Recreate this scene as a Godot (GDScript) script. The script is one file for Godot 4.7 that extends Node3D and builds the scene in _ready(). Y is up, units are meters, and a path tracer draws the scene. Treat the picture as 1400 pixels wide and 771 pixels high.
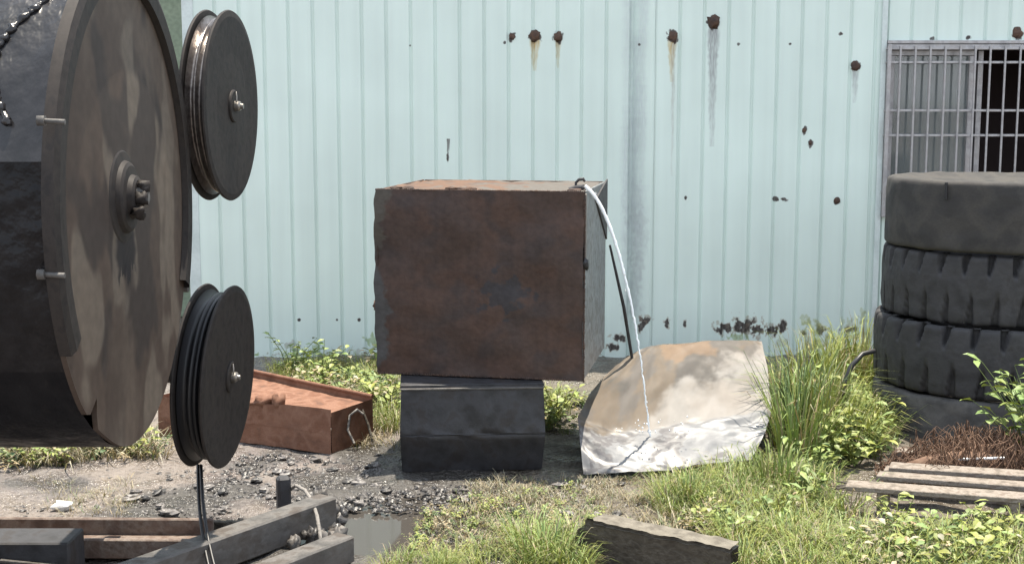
extends Node3D
# A scrap yard behind a shed: mint sheet-metal wall, rusty tank with a jet of water, tyres, winch drum.

const FOCAL := 1800.0          # pixels of the 1400 x 771 photograph
const EYE := 1.68
const PITCH := 7.6
const WALL_D := 8.8
var used := {}
var org := Vector3.ZERO
var rng := RandomNumberGenerator.new()
var M := {}

# ---------------------------------------------------------------- places
func ray(px: float, py: float) -> Vector3:
	var c := Vector3((px - 700.0) / FOCAL, -(py - 385.5) / FOCAL, -1.0)
	return Basis(Vector3.RIGHT, deg_to_rad(-PITCH)) * c
func P(px: float, py: float, d: float) -> Vector3:
	var r := ray(px, py)
	return Vector3(0, EYE, 0) + r * (d / -r.z)
func G(px: float, py: float, h := 0.0) -> Vector3:
	var r := ray(px, py)
	return Vector3(0, EYE, 0) + r * ((EYE - h) / -r.y)

# ---------------------------------------------------------------- objects
func numbered(parent: Node, called: String) -> String:
	var key := str(parent.get_instance_id()) + called
	if not used.has(key):
		used[key] = 0
		return called
	used[key] += 1
	return "%s_%03d" % [called, used[key]]
func describe(o: Node, label: String, category: String, group := "") -> void:
	o.set_meta("label", label)
	o.set_meta("category", category)
	if group != "":
		o.set_meta("group", group)
func thing(called: String, label: String, category: String, at: Vector3, group := "") -> Node3D:
	var o := Node3D.new()
	o.name = numbered(self, called)
	add_child(o)
	o.position = at
	org = at
	describe(o, label, category, group)
	return o
func start() -> SurfaceTool:
	var st := SurfaceTool.new()
	st.begin(Mesh.PRIMITIVE_TRIANGLES)
	st.set_smooth_group(-1)
	return st
func finish(st: SurfaceTool) -> ArrayMesh:
	st.generate_normals()
	return st.commit()
func part(called: String, st: SurfaceTool, m: Material, parent: Node) -> MeshInstance3D:
	return put(called, finish(st), m, parent, Vector3.ZERO)
func put(called: String, mesh: Mesh, m: Material, parent: Node, at: Vector3) -> MeshInstance3D:
	var o := MeshInstance3D.new()
	o.name = numbered(parent, called)
	o.mesh = mesh
	o.material_override = m
	o.position = at
	parent.add_child(o)
	return o
func single(called: String, st: SurfaceTool, m: Material, label: String, category: String, group := "") -> MeshInstance3D:
	# the mesh was collected relative to org
	var o := part(called, st, m, self)
	o.position = org
	describe(o, label, category, group)
	return o
func structure(called: String, st: SurfaceTool, m: Material) -> MeshInstance3D:
	var o := part(called, st, m, self)
	o.set_meta("kind", "structure")
	return o

# ---------------------------------------------------------------- shapes
func vx(st: SurfaceTool, p: Vector3, uv := Vector2.ZERO) -> void:
	st.set_uv(uv)
	st.add_vertex(p - org)
func tri(st: SurfaceTool, a: Vector3, b: Vector3, c: Vector3, ua := Vector2.ZERO, ub := Vector2.ZERO, uc := Vector2.ZERO) -> void:
	vx(st, a, ua); vx(st, b, ub); vx(st, c, uc)
func quad(st: SurfaceTool, a: Vector3, b: Vector3, c: Vector3, d: Vector3, ua := Vector2(0, 1), ub := Vector2(0, 0), uc := Vector2(1, 0), ud := Vector2(1, 1)) -> void:
	tri(st, a, b, c, ua, ub, uc)
	tri(st, a, c, d, ua, uc, ud)
func face(st: SurfaceTool, pts: Array, ctr: Vector3) -> void:
	var n: Vector3 = Plane(pts[0], pts[1], pts[2]).normal
	var p := pts.duplicate()
	if n.dot(pts[0] - ctr) < 0.0:
		p.reverse()
	for i in range(1, p.size() - 1):
		tri(st, p[0], p[i], p[i + 1])
func block(st: SurfaceTool, c: Vector3, size: Vector3, b := Basis(), bev := 0.004) -> void:
	# a box with chamfered edges
	st.set_smooth_group(-1)
	var h := size * 0.5
	bev = minf(bev, minf(h.x, minf(h.y, h.z)) * 0.45)
	var corner := func(s: Vector3, k: int) -> Vector3:
		var q := Vector3(s.x * h.x, s.y * h.y, s.z * h.z)
		for j in 3:
			if j != k:
				q[j] -= s[j] * bev
		return c + b * q
	for k in 3:
		var u := (k + 1) % 3
		var v := (k + 2) % 3
		for sg in [-1.0, 1.0]:
			var pts := []
			for e in [[-1.0, -1.0], [-1.0, 1.0], [1.0, 1.0], [1.0, -1.0]]:
				var s := Vector3.ZERO
				s[k] = sg; s[u] = e[0]; s[v] = e[1]
				pts.append(corner.call(s, k))
			face(st, pts, c)
		for su in [-1.0, 1.0]:
			for sv in [-1.0, 1.0]:
				var s0 := Vector3.ZERO
				s0[k] = -1.0; s0[u] = su; s0[v] = sv
				var s1 := s0
				s1[k] = 1.0
				face(st, [corner.call(s0, u), corner.call(s1, u), corner.call(s1, v), corner.call(s0, v)], c)
	for sx in [-1.0, 1.0]:
		for sy in [-1.0, 1.0]:
			for sz in [-1.0, 1.0]:
				var s := Vector3(sx, sy, sz)
				face(st, [corner.call(s, 0), corner.call(s, 1), corner.call(s, 2)], c)
func frame_of(axis: Vector3) -> Basis:
	var a := axis.normalized()
	var side := Vector3.UP.cross(a) if absf(a.y) < 0.9 else Vector3.RIGHT.cross(a)
	side = side.normalized()
	return Basis(side, a, side.cross(a))
func tube(st: SurfaceTool, pts: Array, rad: Array, n := 8, caps := true) -> void:
	st.set_smooth_group(0)
	var rings := []
	var prev := Vector3.ZERO
	for i in pts.size():
		var d: Vector3 = (pts[mini(i + 1, pts.size() - 1)] - pts[maxi(i - 1, 0)]).normalized()
		var side: Vector3
		if prev == Vector3.ZERO:
			side = frame_of(d).x
		else:
			side = (prev - d * prev.dot(d)).normalized()
		prev = side
		var up := d.cross(side)
		var r: float = rad[mini(i, rad.size() - 1)]
		var ring := []
		for k in n:
			var a := TAU * k / n
			ring.append(pts[i] + side * cos(a) * r + up * sin(a) * r)
		rings.append(ring)
	for i in rings.size() - 1:
		for k in n:
			var k2 := (k + 1) % n
			quad(st, rings[i][k], rings[i][k2], rings[i + 1][k2], rings[i + 1][k])
	if caps:
		st.set_smooth_group(-1)
		face(st, rings[0], pts[1])
		face(st, rings[-1], pts[-2])
	st.set_smooth_group(-1)
func lathe(st: SurfaceTool, prof: Array, at: Vector3, axis: Vector3, n := 48, smooth := false, wob := 0.0) -> void:
	# prof: Vector2(radius, height along the axis); runs so that the outside is on the left of its way
	st.set_smooth_group(0 if smooth else -1)
	var b := frame_of(axis)
	for i in prof.size() - 1:
		if not smooth:
			st.set_smooth_group(i + 1)
		for k in n:
			var a0 := TAU * k / n
			var a1 := TAU * ((k + 1) % n) / n
			var d0 := b.x * cos(a0) + b.z * sin(a0)
			var d1 := b.x * cos(a1) + b.z * sin(a1)
			var w0 := 1.0 + wob * sin(3.0 * a0 + 1.0) + wob * sin(7.0 * a0)
			var w1 := 1.0 + wob * sin(3.0 * a1 + 1.0) + wob * sin(7.0 * a1)
			var p: Vector2 = prof[i]
			var q: Vector2 = prof[i + 1]
			var A: Vector3 = at + d0 * p.x * w0 + b.y * p.y
			var B: Vector3 = at + d0 * q.x * w0 + b.y * q.y
			var C: Vector3 = at + d1 * q.x * w1 + b.y * q.y
			var D: Vector3 = at + d1 * p.x * w1 + b.y * p.y
			if q.x > 1e-5:
				tri(st, A, B, C)
			if p.x > 1e-5:
				tri(st, A, C, D)
	st.set_smooth_group(-1)
func sheet(st: SurfaceTool, f: Callable, nu: int, nv: int, flip := false, smooth := true) -> void:
	st.set_smooth_group(0 if smooth else -1)
	var g := []
	for j in nv + 1:
		var row := []
		for i in nu + 1:
			row.append(f.call(float(i) / nu, float(j) / nv))
		g.append(row)
	for j in nv:
		for i in nu:
			var ua := Vector2(float(i) / nu, float(j) / nv)
			var ub := Vector2(float(i) / nu, float(j + 1) / nv)
			var uc := Vector2(float(i + 1) / nu, float(j + 1) / nv)
			var ud := Vector2(float(i + 1) / nu, float(j) / nv)
			if flip:
				quad(st, g[j][i], g[j][i + 1], g[j + 1][i + 1], g[j + 1][i], ua, ud, uc, ub)
			else:
				quad(st, g[j][i], g[j + 1][i], g[j + 1][i + 1], g[j][i + 1], ua, ub, uc, ud)
	st.set_smooth_group(-1)
func noise(sd: int, freq: float, oct := 4) -> FastNoiseLite:
	var n := FastNoiseLite.new()
	n.seed = sd
	n.frequency = freq
	n.noise_type = FastNoiseLite.TYPE_SIMPLEX_SMOOTH
	n.fractal_octaves = oct
	return n
func lump(st: SurfaceTool, c: Vector3, r: Vector3, sd: int, rough := 0.25, n := 10, m := 7, soft := true) -> void:
	# an uneven stone or clod
	var nz := noise(sd, 1.1, 2)
	sheet(st, func(u: float, v: float) -> Vector3:
		var a := fposmod(u, 1.0) * TAU
		var t := v * PI
		var d := Vector3(sin(t) * cos(a), cos(t), sin(t) * sin(a))
		return c + d * r * (1.0 + rough * 2.0 * nz.get_noise_3dv(d * 1.3)), n, m, true, soft)

# ---------------------------------------------------------------- materials
func lin(r: float, g: float, b: float) -> Color:
	return Color(r, g, b).linear_to_srgb()
func tex(img: Image) -> ImageTexture:
	img.generate_mipmaps()
	return ImageTexture.create_from_image(img)
func blotch(sd: int, freq: float, cols: Array, size := 512, grain := 0.1, oct := 5) -> Image:
	# seamless noise mapped over a run of linear colours
	var n := noise(sd, freq, oct)
	var a := n.get_seamless_image(size, size)
	var fine := noise(sd + 7, 0.21, 2).get_seamless_image(size, size)
	var ra := a.get_data()
	var rf := fine.get_data()
	var lut := []
	for i in 256:
		var t := clampf((i / 255.0 - 0.22) / 0.56, 0.0, 0.9999) * (cols.size() - 1)
		var k := int(t)
		var c: Color = cols[k].lerp(cols[k + 1], smoothstep(0.0, 1.0, t - k))
		lut.append(c)
	var out := PackedByteArray()
	out.resize(size * size * 3)
	for i in size * size:
		var c: Color = lut[ra[i]]
		var k: float = 1.0 + grain * (rf[i] / 127.5 - 1.0) * 2.0
		out[i * 3] = int(clampf(pow(c.r * k, 0.4545) * 255.0, 0, 255))
		out[i * 3 + 1] = int(clampf(pow(c.g * k, 0.4545) * 255.0, 0, 255))
		out[i * 3 + 2] = int(clampf(pow(c.b * k, 0.4545) * 255.0, 0, 255))
	return Image.create_from_data(size, size, false, Image.FORMAT_RGB8, out)
func relief(sd: int, freq: float, strength: float, size := 512, oct := 5) -> ImageTexture:
	var i := noise(sd, freq, oct).get_seamless_image(size, size)
	i.convert(Image.FORMAT_RGBA8)
	i.bump_map_to_normal_map(strength)
	return tex(i)
func grey(sd: int, freq: float, lo: float, hi: float, size := 256) -> ImageTexture:
	var d := noise(sd, freq, 4).get_seamless_image(size, size).get_data()
	for i in d.size():
		d[i] = int(255.0 * lerpf(lo, hi, smoothstep(0.25, 0.75, d[i] / 255.0)))
	return tex(Image.create_from_data(size, size, false, Image.FORMAT_L8, d))
func surface(image: Image, rough: float, scale: float, metal := 0.0, normal: Texture2D = null, nscale := 1.0, world := false, rtex: Texture2D = null) -> StandardMaterial3D:
	var m := StandardMaterial3D.new()
	m.albedo_texture = tex(image)
	m.roughness = rough
	m.metallic = metal
	if scale > 0.0:
		m.uv1_triplanar = true
		m.uv1_world_triplanar = world
		m.uv1_scale = Vector3.ONE * scale
	if normal:
		m.normal_enabled = true
		m.normal_texture = normal
		m.normal_scale = nscale
	if rtex:
		m.roughness = 1.0
		m.roughness_texture = rtex
	m.cull_mode = BaseMaterial3D.CULL_DISABLED
	return m
func plain(c: Color, rough: float, metal := 0.0) -> StandardMaterial3D:
	var m := StandardMaterial3D.new()
	m.albedo_color = c
	m.roughness = rough
	m.metallic = metal
	m.cull_mode = BaseMaterial3D.CULL_DISABLED
	return m

func wall_uv(x: float, y: float) -> Vector2:
	return Vector2((x + 2.2) / 5.8, 1.0 - y / 2.6)
func wall_image() -> Image:
	var w := 1536
	var h := 704
	var big := noise(3, 0.004, 4)
	var streak := noise(5, 0.02, 3)
	var out := PackedByteArray()
	out.resize(w * h * 3)
	for y in h:
		for x in w:
			var k := 1.0 + 0.07 * big.get_noise_2d(x, y) + 0.05 * streak.get_noise_2d(x * 1.6, y * 0.07)
			var o := (y * w + x) * 3
			out[o] = int(clampf(pow(0.63 * k, 0.4545) * 255.0, 0, 255))
			out[o + 1] = int(clampf(pow(0.735 * k, 0.4545) * 255.0, 0, 255))
			out[o + 2] = int(clampf(pow(0.69 * k, 0.4545) * 255.0, 0, 255))
	var img := Image.create_from_data(w, h, false, Image.FORMAT_RGB8, out)
	var edge := noise(11, 0.12, 3)
	var fine := noise(13, 0.35, 2)
	var s := 2.0 * 0.5 * 704.0 / 2.6 * WALL_D / FOCAL    # texture pixels per photo pixel
	var stain := func(px: float, py: float, rx: float, ry: float, c: Color, most: float, rag: float) -> void:
		# a blot of matter with a ragged outline
		var q := P(px, py, WALL_D)
		var uv := wall_uv(q.x, q.y)
		var cx := uv.x * w
		var cy := uv.y * h
		var ax := rx * s
		var ay := ry * s
		for yy in range(maxi(0, int(cy - ay * 1.7) - 1), mini(h, int(cy + ay * 1.7) + 2)):
			for xx in range(maxi(0, int(cx - ax * 1.7) - 1), mini(w, int(cx + ax * 1.7) + 2)):
				var d := Vector2((xx - cx) / ax, (yy - cy) / ay).length()
				d += rag * edge.get_noise_2d(xx * 0.7, yy * 0.5)
				var a := smoothstep(1.05, 0.75, d) * most * (0.9 + 0.35 * fine.get_noise_2d(xx * 0.5, yy * 0.2))
				if a > 0.003:
					img.set_pixel(xx, yy, img.get_pixel(xx, yy).lerp(c, clampf(a, 0, 1)))
	var run := func(px: float, py: float, to: float, wid: float, c: Color, most: float) -> void:
		# a streak that ran down from a rusted fixing
		var q := P(px, py, WALL_D)
		var e := P(px, to, WALL_D)
		var uv := wall_uv(q.x, q.y)
		var ue := wall_uv(q.x, e.y)
		var cx := uv.x * w
		for yy in range(maxi(0, int(uv.y * h)), mini(h, int(ue.y * h) + 1)):
			var t := (yy - uv.y * h) / maxf(1.0, (ue.y - uv.y) * h)
			var hw := wid * s * (1.0 - 0.6 * t) * (1.0 + 0.3 * edge.get_noise_2d(7, yy * 0.4))
			for xx in range(maxi(0, int(cx - hw * 1.6) - 1), mini(w, int(cx + hw * 1.6) + 2)):
				var d := absf(xx - cx + 1.5 * edge.get_noise_2d(yy * 0.15, 3)) / hw
				var a := smoothstep(1.2, 0.5, d) * most * (1.0 - 0.75 * t) * (0.85 + 0.7 * fine.get_noise_2d(xx, yy * 0.12))
				if a > 0.003:
					img.set_pixel(xx, yy, img.get_pixel(xx, yy).lerp(c, clampf(a, 0, 1)))
	var rust := lin(0.42, 0.27, 0.10)
	var soot := lin(0.20, 0.20, 0.21)
	var dark := lin(0.035, 0.028, 0.026)
	run.call(731, 50, 96, 7, rust, 0.8)
	run.call(763, 50, 92, 4, rust, 0.6)
	run.call(919, 52, 112, 6, rust, 0.75)
	run.call(921, 60, 240, 3, lin(0.34, 0.33, 0.30), 0.5)
	run.call(976, 32, 200, 8, soot, 0.72)
	run.call(1170, 92, 140, 6, soot, 0.55)
	run.call(612, 190, 222, 2, dark, 0.8)
	for k in 60:   # grey streaks, darker than the paint, down the dented sheet
		var gx := rng.randf_range(852, 882)
		var gy := rng.randf_range(-60, 330)
		run.call(gx, gy, gy + rng.randf_range(120, 260), rng.randf_range(4, 10), lin(0.42, 0.46, 0.49), 0.09)
	for k in 16:  # darker grey blots lower on the same sheet
		stain.call(864 + rng.randf_range(-6, 12), 270 + k * 11.0, rng.randf_range(8, 14), rng.randf_range(18, 36), lin(0.29, 0.31, 0.33), 0.10, 0.6)
	for a in [[700, 50, 5, 6], [731, 50, 9, 7], [763, 52, 6, 9], [920, 50, 8, 9], [976, 30, 8, 9], [1170, 90, 6, 6], [1100, 178, 3, 5], [1108, 195, 4, 6], [1060, 272, 4, 3], [1073, 272, 4, 3], [1145, 275, 5, 4], [1150, 46, 4, 3], [1392, 45, 7, 8], [937, 270, 2, 3], [560, 62, 2, 2], [875, 60, 2, 2], [460, 437, 2, 2], [408, 437, 2, 2], [490, 437, 2, 2], [1275, 52, 3, 3], [1325, 51, 3, 3], [612, 214, 2, 6], [690, 58, 2, 2], [1010, 60, 2, 2], [1080, 60, 2, 2]]:
		stain.call(a[0], a[1], a[2], a[3], dark, 0.95, 0.7)
	for a in [[882, 438, 9, 4], [878, 446, 4, 7], [912, 442, 3, 5], [936, 443, 2, 3], [992, 449, 13, 6], [1018, 446, 16, 9], [1034, 451, 12, 6], [1056, 451, 12, 6], [1070, 447, 5, 7], [1124, 452, 6, 5], [1160, 450, 10, 4], [1098, 456, 3, 3], [846, 462, 9, 4], [838, 474, 8, 4]]:
		stain.call(a[0], a[1], a[2] * 1.25, a[3] * 1.5, lin(0.30, 0.25, 0.19), 0.5, 1.2)
		stain.call(a[0], a[1], a[2], a[3], dark, 0.97, 1.1)
	for k in 130:  # moss and splashed mud at the foot of the wall
		var px := rng.randf_range(262, 1210)
		if px > 560 and px < 1080 and rng.randf() < 0.4:
			continue
		var green := lin(0.20, 0.29, 0.10) if rng.randf() < 0.7 else lin(0.24, 0.22, 0.17)
		stain.call(px, 502 - absf(rng.randfn(0, 14)), rng.randf_range(5, 16), rng.randf_range(3, 10), green, rng.randf_range(0.2, 0.6), 1.5)
	for k in 40:
		stain.call(rng.randf_range(1100, 1205), 490 - absf(rng.randfn(0, 28)), rng.randf_range(5, 12), rng.randf_range(4, 12), lin(0.30, 0.33, 0.14), 0.35, 1.5)
	return img

func tank_image() -> Image:
	var w := 512
	var a := noise(21, 0.006, 3)
	var b := noise(22, 0.05, 3)
	var c := noise(23, 0.007, 3)
	var e := noise(24, 0.022, 4)
	var img := Image.create(w, w, false, Image.FORMAT_RGB8)
	for y in w:
		for x in w:
			var col := Color(0.055, 0.034, 0.027).lerp(Color(0.066, 0.037, 0.027), smoothstep(-0.2, 0.4, a.get_noise_2d(x, y) + 0.3 * (y / 512.0 - 0.5)))
			col = col.lerp(Color(0.040, 0.029, 0.027), 0.7 * smoothstep(0.05, 0.5, c.get_noise_2d(x, y)))
			# bluish scale in the middle, where the rust has flaked
			var d := Vector2((x - 315.0) / 62.0, (y - 275.0) / 50.0).length() + 1.1 * e.get_noise_2d(x, y)
			col = col.lerp(Color(0.028, 0.028, 0.033), 0.8 * smoothstep(1.05, 0.7, d))
			# paint that is left along one edge
			var m := 20.0 + 24.0 * e.get_noise_2d(0, y * 0.45) + 14.0 * sin(y * 0.016 + 2.2) + 2.5 * b.get_noise_2d(x, y)
			if y < 130:
				m += 12.0
			var paint := Color(0.070, 0.062, 0.050).lerp(Color(0.058, 0.058, 0.058), smoothstep(100.0, 260.0, y + 60.0 * e.get_noise_2d(x, y)))
			col = col.lerp(paint, 0.9 * smoothstep(m + 3.0, m - 9.0, x + 9.0 * c.get_noise_2d(x * 6.0, y * 6.0)))
			var k := 1.0 + 0.22 * b.get_noise_2d(x, y) + 0.14 * a.get_noise_2d(x * 6.0 + 700, y * 0.35)
			img.set_pixel(x, y, lin(col.r * k, col.g * k, col.b * k))
	return img
func tank_top_image() -> Image:
	# orange rust that has eaten the grey paint from one end
	var w := 256
	var a := noise(26, 0.02, 5)
	var b := noise(27, 0.09, 3)
	var img := Image.create(w, w, false, Image.FORMAT_RGB8)
	for y in w:
		for x in w:
			var n := a.get_noise_2d(x, y)
			var f := smoothstep(-0.12, 0.12, n + 1.1 * (0.5 - x / 256.0))
			var col := Color(0.080, 0.070, 0.060).lerp(Color(0.100, 0.052, 0.029).lerp(Color(0.066, 0.036, 0.025), smoothstep(0.1, 0.4, a.get_noise_2d(x + 500, y))), f)
			var k := 1.0 + 0.25 * b.get_noise_2d(x, y)
			img.set_pixel(x, y, lin(col.r * k, col.g * k, col.b * k))
	return img
func plate_image() -> Image:
	# u runs left to right, v from the far edge (0) to the near edge (1)
	var w := 512
	var a := noise(31, 0.007, 4)
	var b := noise(32, 0.03, 3)
	var c := noise(33, 0.007, 4)
	var img := Image.create(w, w, false, Image.FORMAT_RGB8)
	for y in w:
		for x in w:
			var u := x / 512.0
			var v := y / 512.0
			var n := a.get_noise_2d(x, y)
			var n2 := b.get_noise_2d(x, y)
			var n3 := c.get_noise_2d(x, y)
			var col := Color(0.165, 0.148, 0.132).lerp(Color(0.195, 0.182, 0.170), smoothstep(-0.3, 0.3, n))
			col = col.lerp(Color(0.158, 0.160, 0.166), smoothstep(0.50, 0.56, v + 0.04 * n))
			# tan dust and rust film on the upper sheet
			var film := smoothstep(0.05, -0.08, v - (0.72 - 0.66 * u) + 0.16 * n3 + 0.04 * n2)
			col = col.lerp(Color(0.088, 0.067, 0.047).lerp(Color(0.066, 0.057, 0.050), smoothstep(-0.15, 0.2, n + 0.6 * (u - 0.3))), film)
			var orange := smoothstep(1.0, 0.7, Vector2((u - 0.60) / 0.17, (v - 0.05) / 0.13).length() + 0.8 * n)
			col = col.lerp(Color(0.135, 0.085, 0.048), orange * 0.8)
			# muddy scum on the front flap
			col = col.lerp(Color(0.075, 0.069, 0.072), 0.75 * smoothstep(0.0, 0.16, n3 + 0.4 * n - 0.06 + 0.45 * (0.42 - u)) * smoothstep(0.50, 0.56, v))
			col = col.lerp(Color(0.06, 0.05, 0.04), 0.8 * smoothstep(0.012, 0.004, absf(v - 0.5 - 0.10 * u - 0.03 * n)) * smoothstep(0.34, 0.2, u))
			col = col.lerp(Color(0.21, 0.21, 0.205), 0.4 * smoothstep(0.15, 0.35, n2 + 0.4 * n) * smoothstep(0.5, 0.7, v))
			var k := 1.0 + 0.12 * n2
			img.set_pixel(x, y, lin(col.r * k, col.g * k, col.b * k))
	return img
func disc_image() -> Image:
	var w := 512
	var a := noise(41, 0.010, 3)
	var b := noise(42, 0.05, 3)
	var c := noise(43, 0.012, 3)
	var img := Image.create(w, w, false, Image.FORMAT_RGB8)
	for y in w:
		for x in w:
			var n := a.get_noise_2d(x * 0.45, y * 0.3)
			var col := Color(0.064, 0.047, 0.038).lerp(Color(0.090, 0.069, 0.055), smoothstep(-0.1, 0.35, n))
			col = col.lerp(Color(0.040, 0.032, 0.029), 0.9 * smoothstep(1.05, 0.7, Vector2((x - 250.0) / 130.0, (y - 250.0) / 175.0).length() + 1.0 * c.get_noise_2d(x * 0.8, y * 0.5)))
			col = col.lerp(Color(0.150, 0.125, 0.100), 0.6 * smoothstep(0.12, 0.3, c.get_noise_2d(x * 0.6 + 900, y * 0.35 + 77)))
			# dark ragged patch below the shaft
			var d := absf(x - 216.0 - 10.0 * b.get_noise_2d(y * 0.2, 5)) / (34.0 + 16.0 * b.get_noise_2d(3, y * 0.5))
			if y > 255 and y < 330 + 30.0 * c.get_noise_2d(x * 5.0, 9):
				col = col.lerp(Color(0.018, 0.016, 0.018), 0.9 * smoothstep(1.1, 0.7, d))
			var k := 1.0 + 0.2 * b.get_noise_2d(x, y)
			img.set_pixel(x, y, lin(col.r * k, col.g * k, col.b * k))
	return img

func make_materials() -> void:
	M.paint = surface(wall_image(), 0.55, 0.0)
	M.paint.normal_enabled = false
	var bump := relief(51, 0.02, 6.0)
	var rough_bump := relief(52, 0.035, 12.0)
	M.tank = surface(tank_image(), 0.75, 0.0)
	M.tank.normal_enabled = true
	M.tank.normal_texture = rough_bump
	M.tank.normal_scale = 0.1
	M.tank_top = surface(tank_top_image(), 0.8, 0.0)
	M.rust = surface(blotch(61, 0.012, [Color(0.028, 0.0192, 0.0168), Color(0.06, 0.0336, 0.024), Color(0.092, 0.048, 0.0288), Color(0.044, 0.032, 0.0288)]), 0.8, 1.1, 0.0, rough_bump, 0.5)
	M.rust_bin = surface(blotch(63, 0.014, [Color(0.1062, 0.04481, 0.02417), Color(0.1646, 0.07066, 0.03777), Color(0.2018, 0.09907, 0.06043), Color(0.1381, 0.05342, 0.02567)]), 0.8, 0.9, 0.0, rough_bump, 0.15)
	M.side_paint = surface(blotch(64, 0.012, [Color(0.1364, 0.1426, 0.1457), Color(0.186, 0.1953, 0.1984), Color(0.0992, 0.093, 0.0868), Color(0.1674, 0.1736, 0.1798)]), 0.45, 1.2, 0.0, bump, 0.3)
	M.stand = surface(blotch(65, 0.012, [Color(0.01296, 0.01296, 0.0149), Color(0.02333, 0.02333, 0.02722), Color(0.02981, 0.02981, 0.03499), Color(0.02203, 0.01879, 0.01944)]), 0.62, 1.3, 0.0, bump, 0.25)
	M.tar = surface(blotch(66, 0.02, [Color(0.0036, 0.0033, 0.0042), Color(0.0066, 0.006, 0.0072), Color(0.0102, 0.0096, 0.0108)]), 0.3, 1.0, 0.0, relief(53, 0.012, 14.0), 0.7, false, grey(67, 0.015, 0.30, 0.48))
	M.tar.metallic_specular = 0.3
	M.tar_wet_lit = surface(blotch(66, 0.012, [Color(0.0063, 0.005985, 0.00693), Color(0.01418, 0.01323, 0.01449), Color(0.02363, 0.02205, 0.02331)]), 0.3, 1.0, 0.15, relief(54, 0.012, 12.0), 0.5, false, grey(55, 0.012, 0.20, 0.34))  # lighter oily copy of the tar; the sunlit sheen is in its colour
	M.disc = surface(disc_image(), 0.6, 0.0)
	M.disc.metallic_specular = 0.3
	M.iron = surface(blotch(68, 0.012, [Color(0.01584, 0.01326, 0.01247), Color(0.02376, 0.01988, 0.01853), Color(0.02851, 0.02357, 0.02138), Color(0.01822, 0.01584, 0.01568)]), 0.5, 2.2, 0.0, bump, 0.08)
	M.iron.metallic_specular = 0.3
	M.iron.roughness = 0.6
	M.groove = surface(blotch(69, 0.02, [Color(0.10, 0.085, 0.08), Color(0.20, 0.18, 0.17), Color(0.14, 0.12, 0.11)]), 0.28, 2.0, 0.75, bump, 0.3)
	M.black = plain(lin(0.012, 0.012, 0.014), 0.45)
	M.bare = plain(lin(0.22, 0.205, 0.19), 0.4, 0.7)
	M.steel = surface(blotch(71, 0.013, [Color(0.045, 0.042, 0.040), Color(0.075, 0.070, 0.066), Color(0.10, 0.092, 0.086), Color(0.06, 0.048, 0.04)]), 0.6, 0.9, 0.0, rough_bump, 0.2)
	M.channel = surface(blotch(72, 0.014, [Color(0.075, 0.045, 0.03375), Color(0.1275, 0.08625, 0.0675), Color(0.1725, 0.135, 0.1125), Color(0.09, 0.05625, 0.04125)]), 0.6, 0.9, 0.0, rough_bump, 0.2)
	M.rubber = surface(blotch(73, 0.010, [Color(0.01859, 0.01797, 0.01983), Color(0.02849, 0.02788, 0.03036), Color(0.03593, 0.03469, 0.03717), Color(0.02478, 0.02354, 0.02478)]), 0.75, 1.5, 0.0, bump, 0.4)
	M.rubber_dusty = surface(blotch(74, 0.009, [Color(0.0221, 0.02121, 0.02165), Color(0.03757, 0.03535, 0.03403), Color(0.0464, 0.04199, 0.03757), Color(0.02651, 0.02475, 0.02475)]), 0.85, 0.7, 0.0, bump, 0.2)
	M.rubber_grey = surface(blotch(70, 0.009, [Color(0.045, 0.043, 0.044), Color(0.085, 0.081, 0.079), Color(0.115, 0.108, 0.103), Color(0.070, 0.066, 0.065)]), 0.85, 1.0, 0.0, bump, 0.3)
	M.alu = surface(blotch(75, 0.02, [Color(0.3, 0.2925, 0.3), Color(0.39, 0.3825, 0.39), Color(0.345, 0.33, 0.33)], 256), 0.4, 2.0, 0.35)
	M.curtain = surface(blotch(76, 0.02, [Color(0.01782, 0.01604, 0.01544), Color(0.02376, 0.02198, 0.02138), Color(0.0202, 0.01782, 0.01782)], 256), 0.9, 2.0)
	M.room = plain(lin(0.13, 0.10, 0.10), 0.9)
	M.green = surface(blotch(77, 0.008, [Color(0.1924, 0.2422, 0.1674), Color(0.228, 0.2779, 0.1995), Color(0.2066, 0.2565, 0.1852)], 256), 0.7, 0.5)
	M.trim = surface(blotch(78, 0.01, [Color(0.50, 0.57, 0.56), Color(0.58, 0.65, 0.64), Color(0.48, 0.53, 0.52)], 256, 0.03), 0.5, 0.8)
	M.concrete = surface(blotch(79, 0.012, [Color(0.16, 0.15, 0.14), Color(0.24, 0.225, 0.21), Color(0.20, 0.185, 0.17)]), 0.9, 1.0, 0.0, rough_bump, 0.6)
	M.wood = surface(blotch(81, 0.014, [Color(0.129, 0.1063, 0.08539), Color(0.1935, 0.1609, 0.1309), Color(0.2322, 0.2003, 0.1707), Color(0.1548, 0.1214, 0.09677)]), 0.85, 2.2, 0.0, rough_bump, 0.6)
	M.wood_dark = surface(blotch(82, 0.016, [Color(0.033, 0.0264, 0.01925), Color(0.055, 0.04675, 0.0341), Color(0.0825, 0.0715, 0.055), Color(0.04125, 0.0341, 0.02475)]), 0.85, 2.0, 0.0, rough_bump, 0.7)  # dark wood; also paints the shade on the timber channel's front
	M.wood_grey_lit = surface(blotch(80, 0.014, [Color(0.09, 0.078, 0.060), Color(0.135, 0.12, 0.095), Color(0.17, 0.152, 0.122)]), 0.85, 2.0, 0.0, rough_bump, 0.5)  # paler wood for the channel's top board, sunlight painted into it
	M.wire = surface(blotch(83, 0.03, [Color(0.07875, 0.03938, 0.02363), Color(0.1312, 0.07091, 0.042), Color(0.168, 0.105, 0.06825)], 256), 0.85, 5.0)
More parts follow.
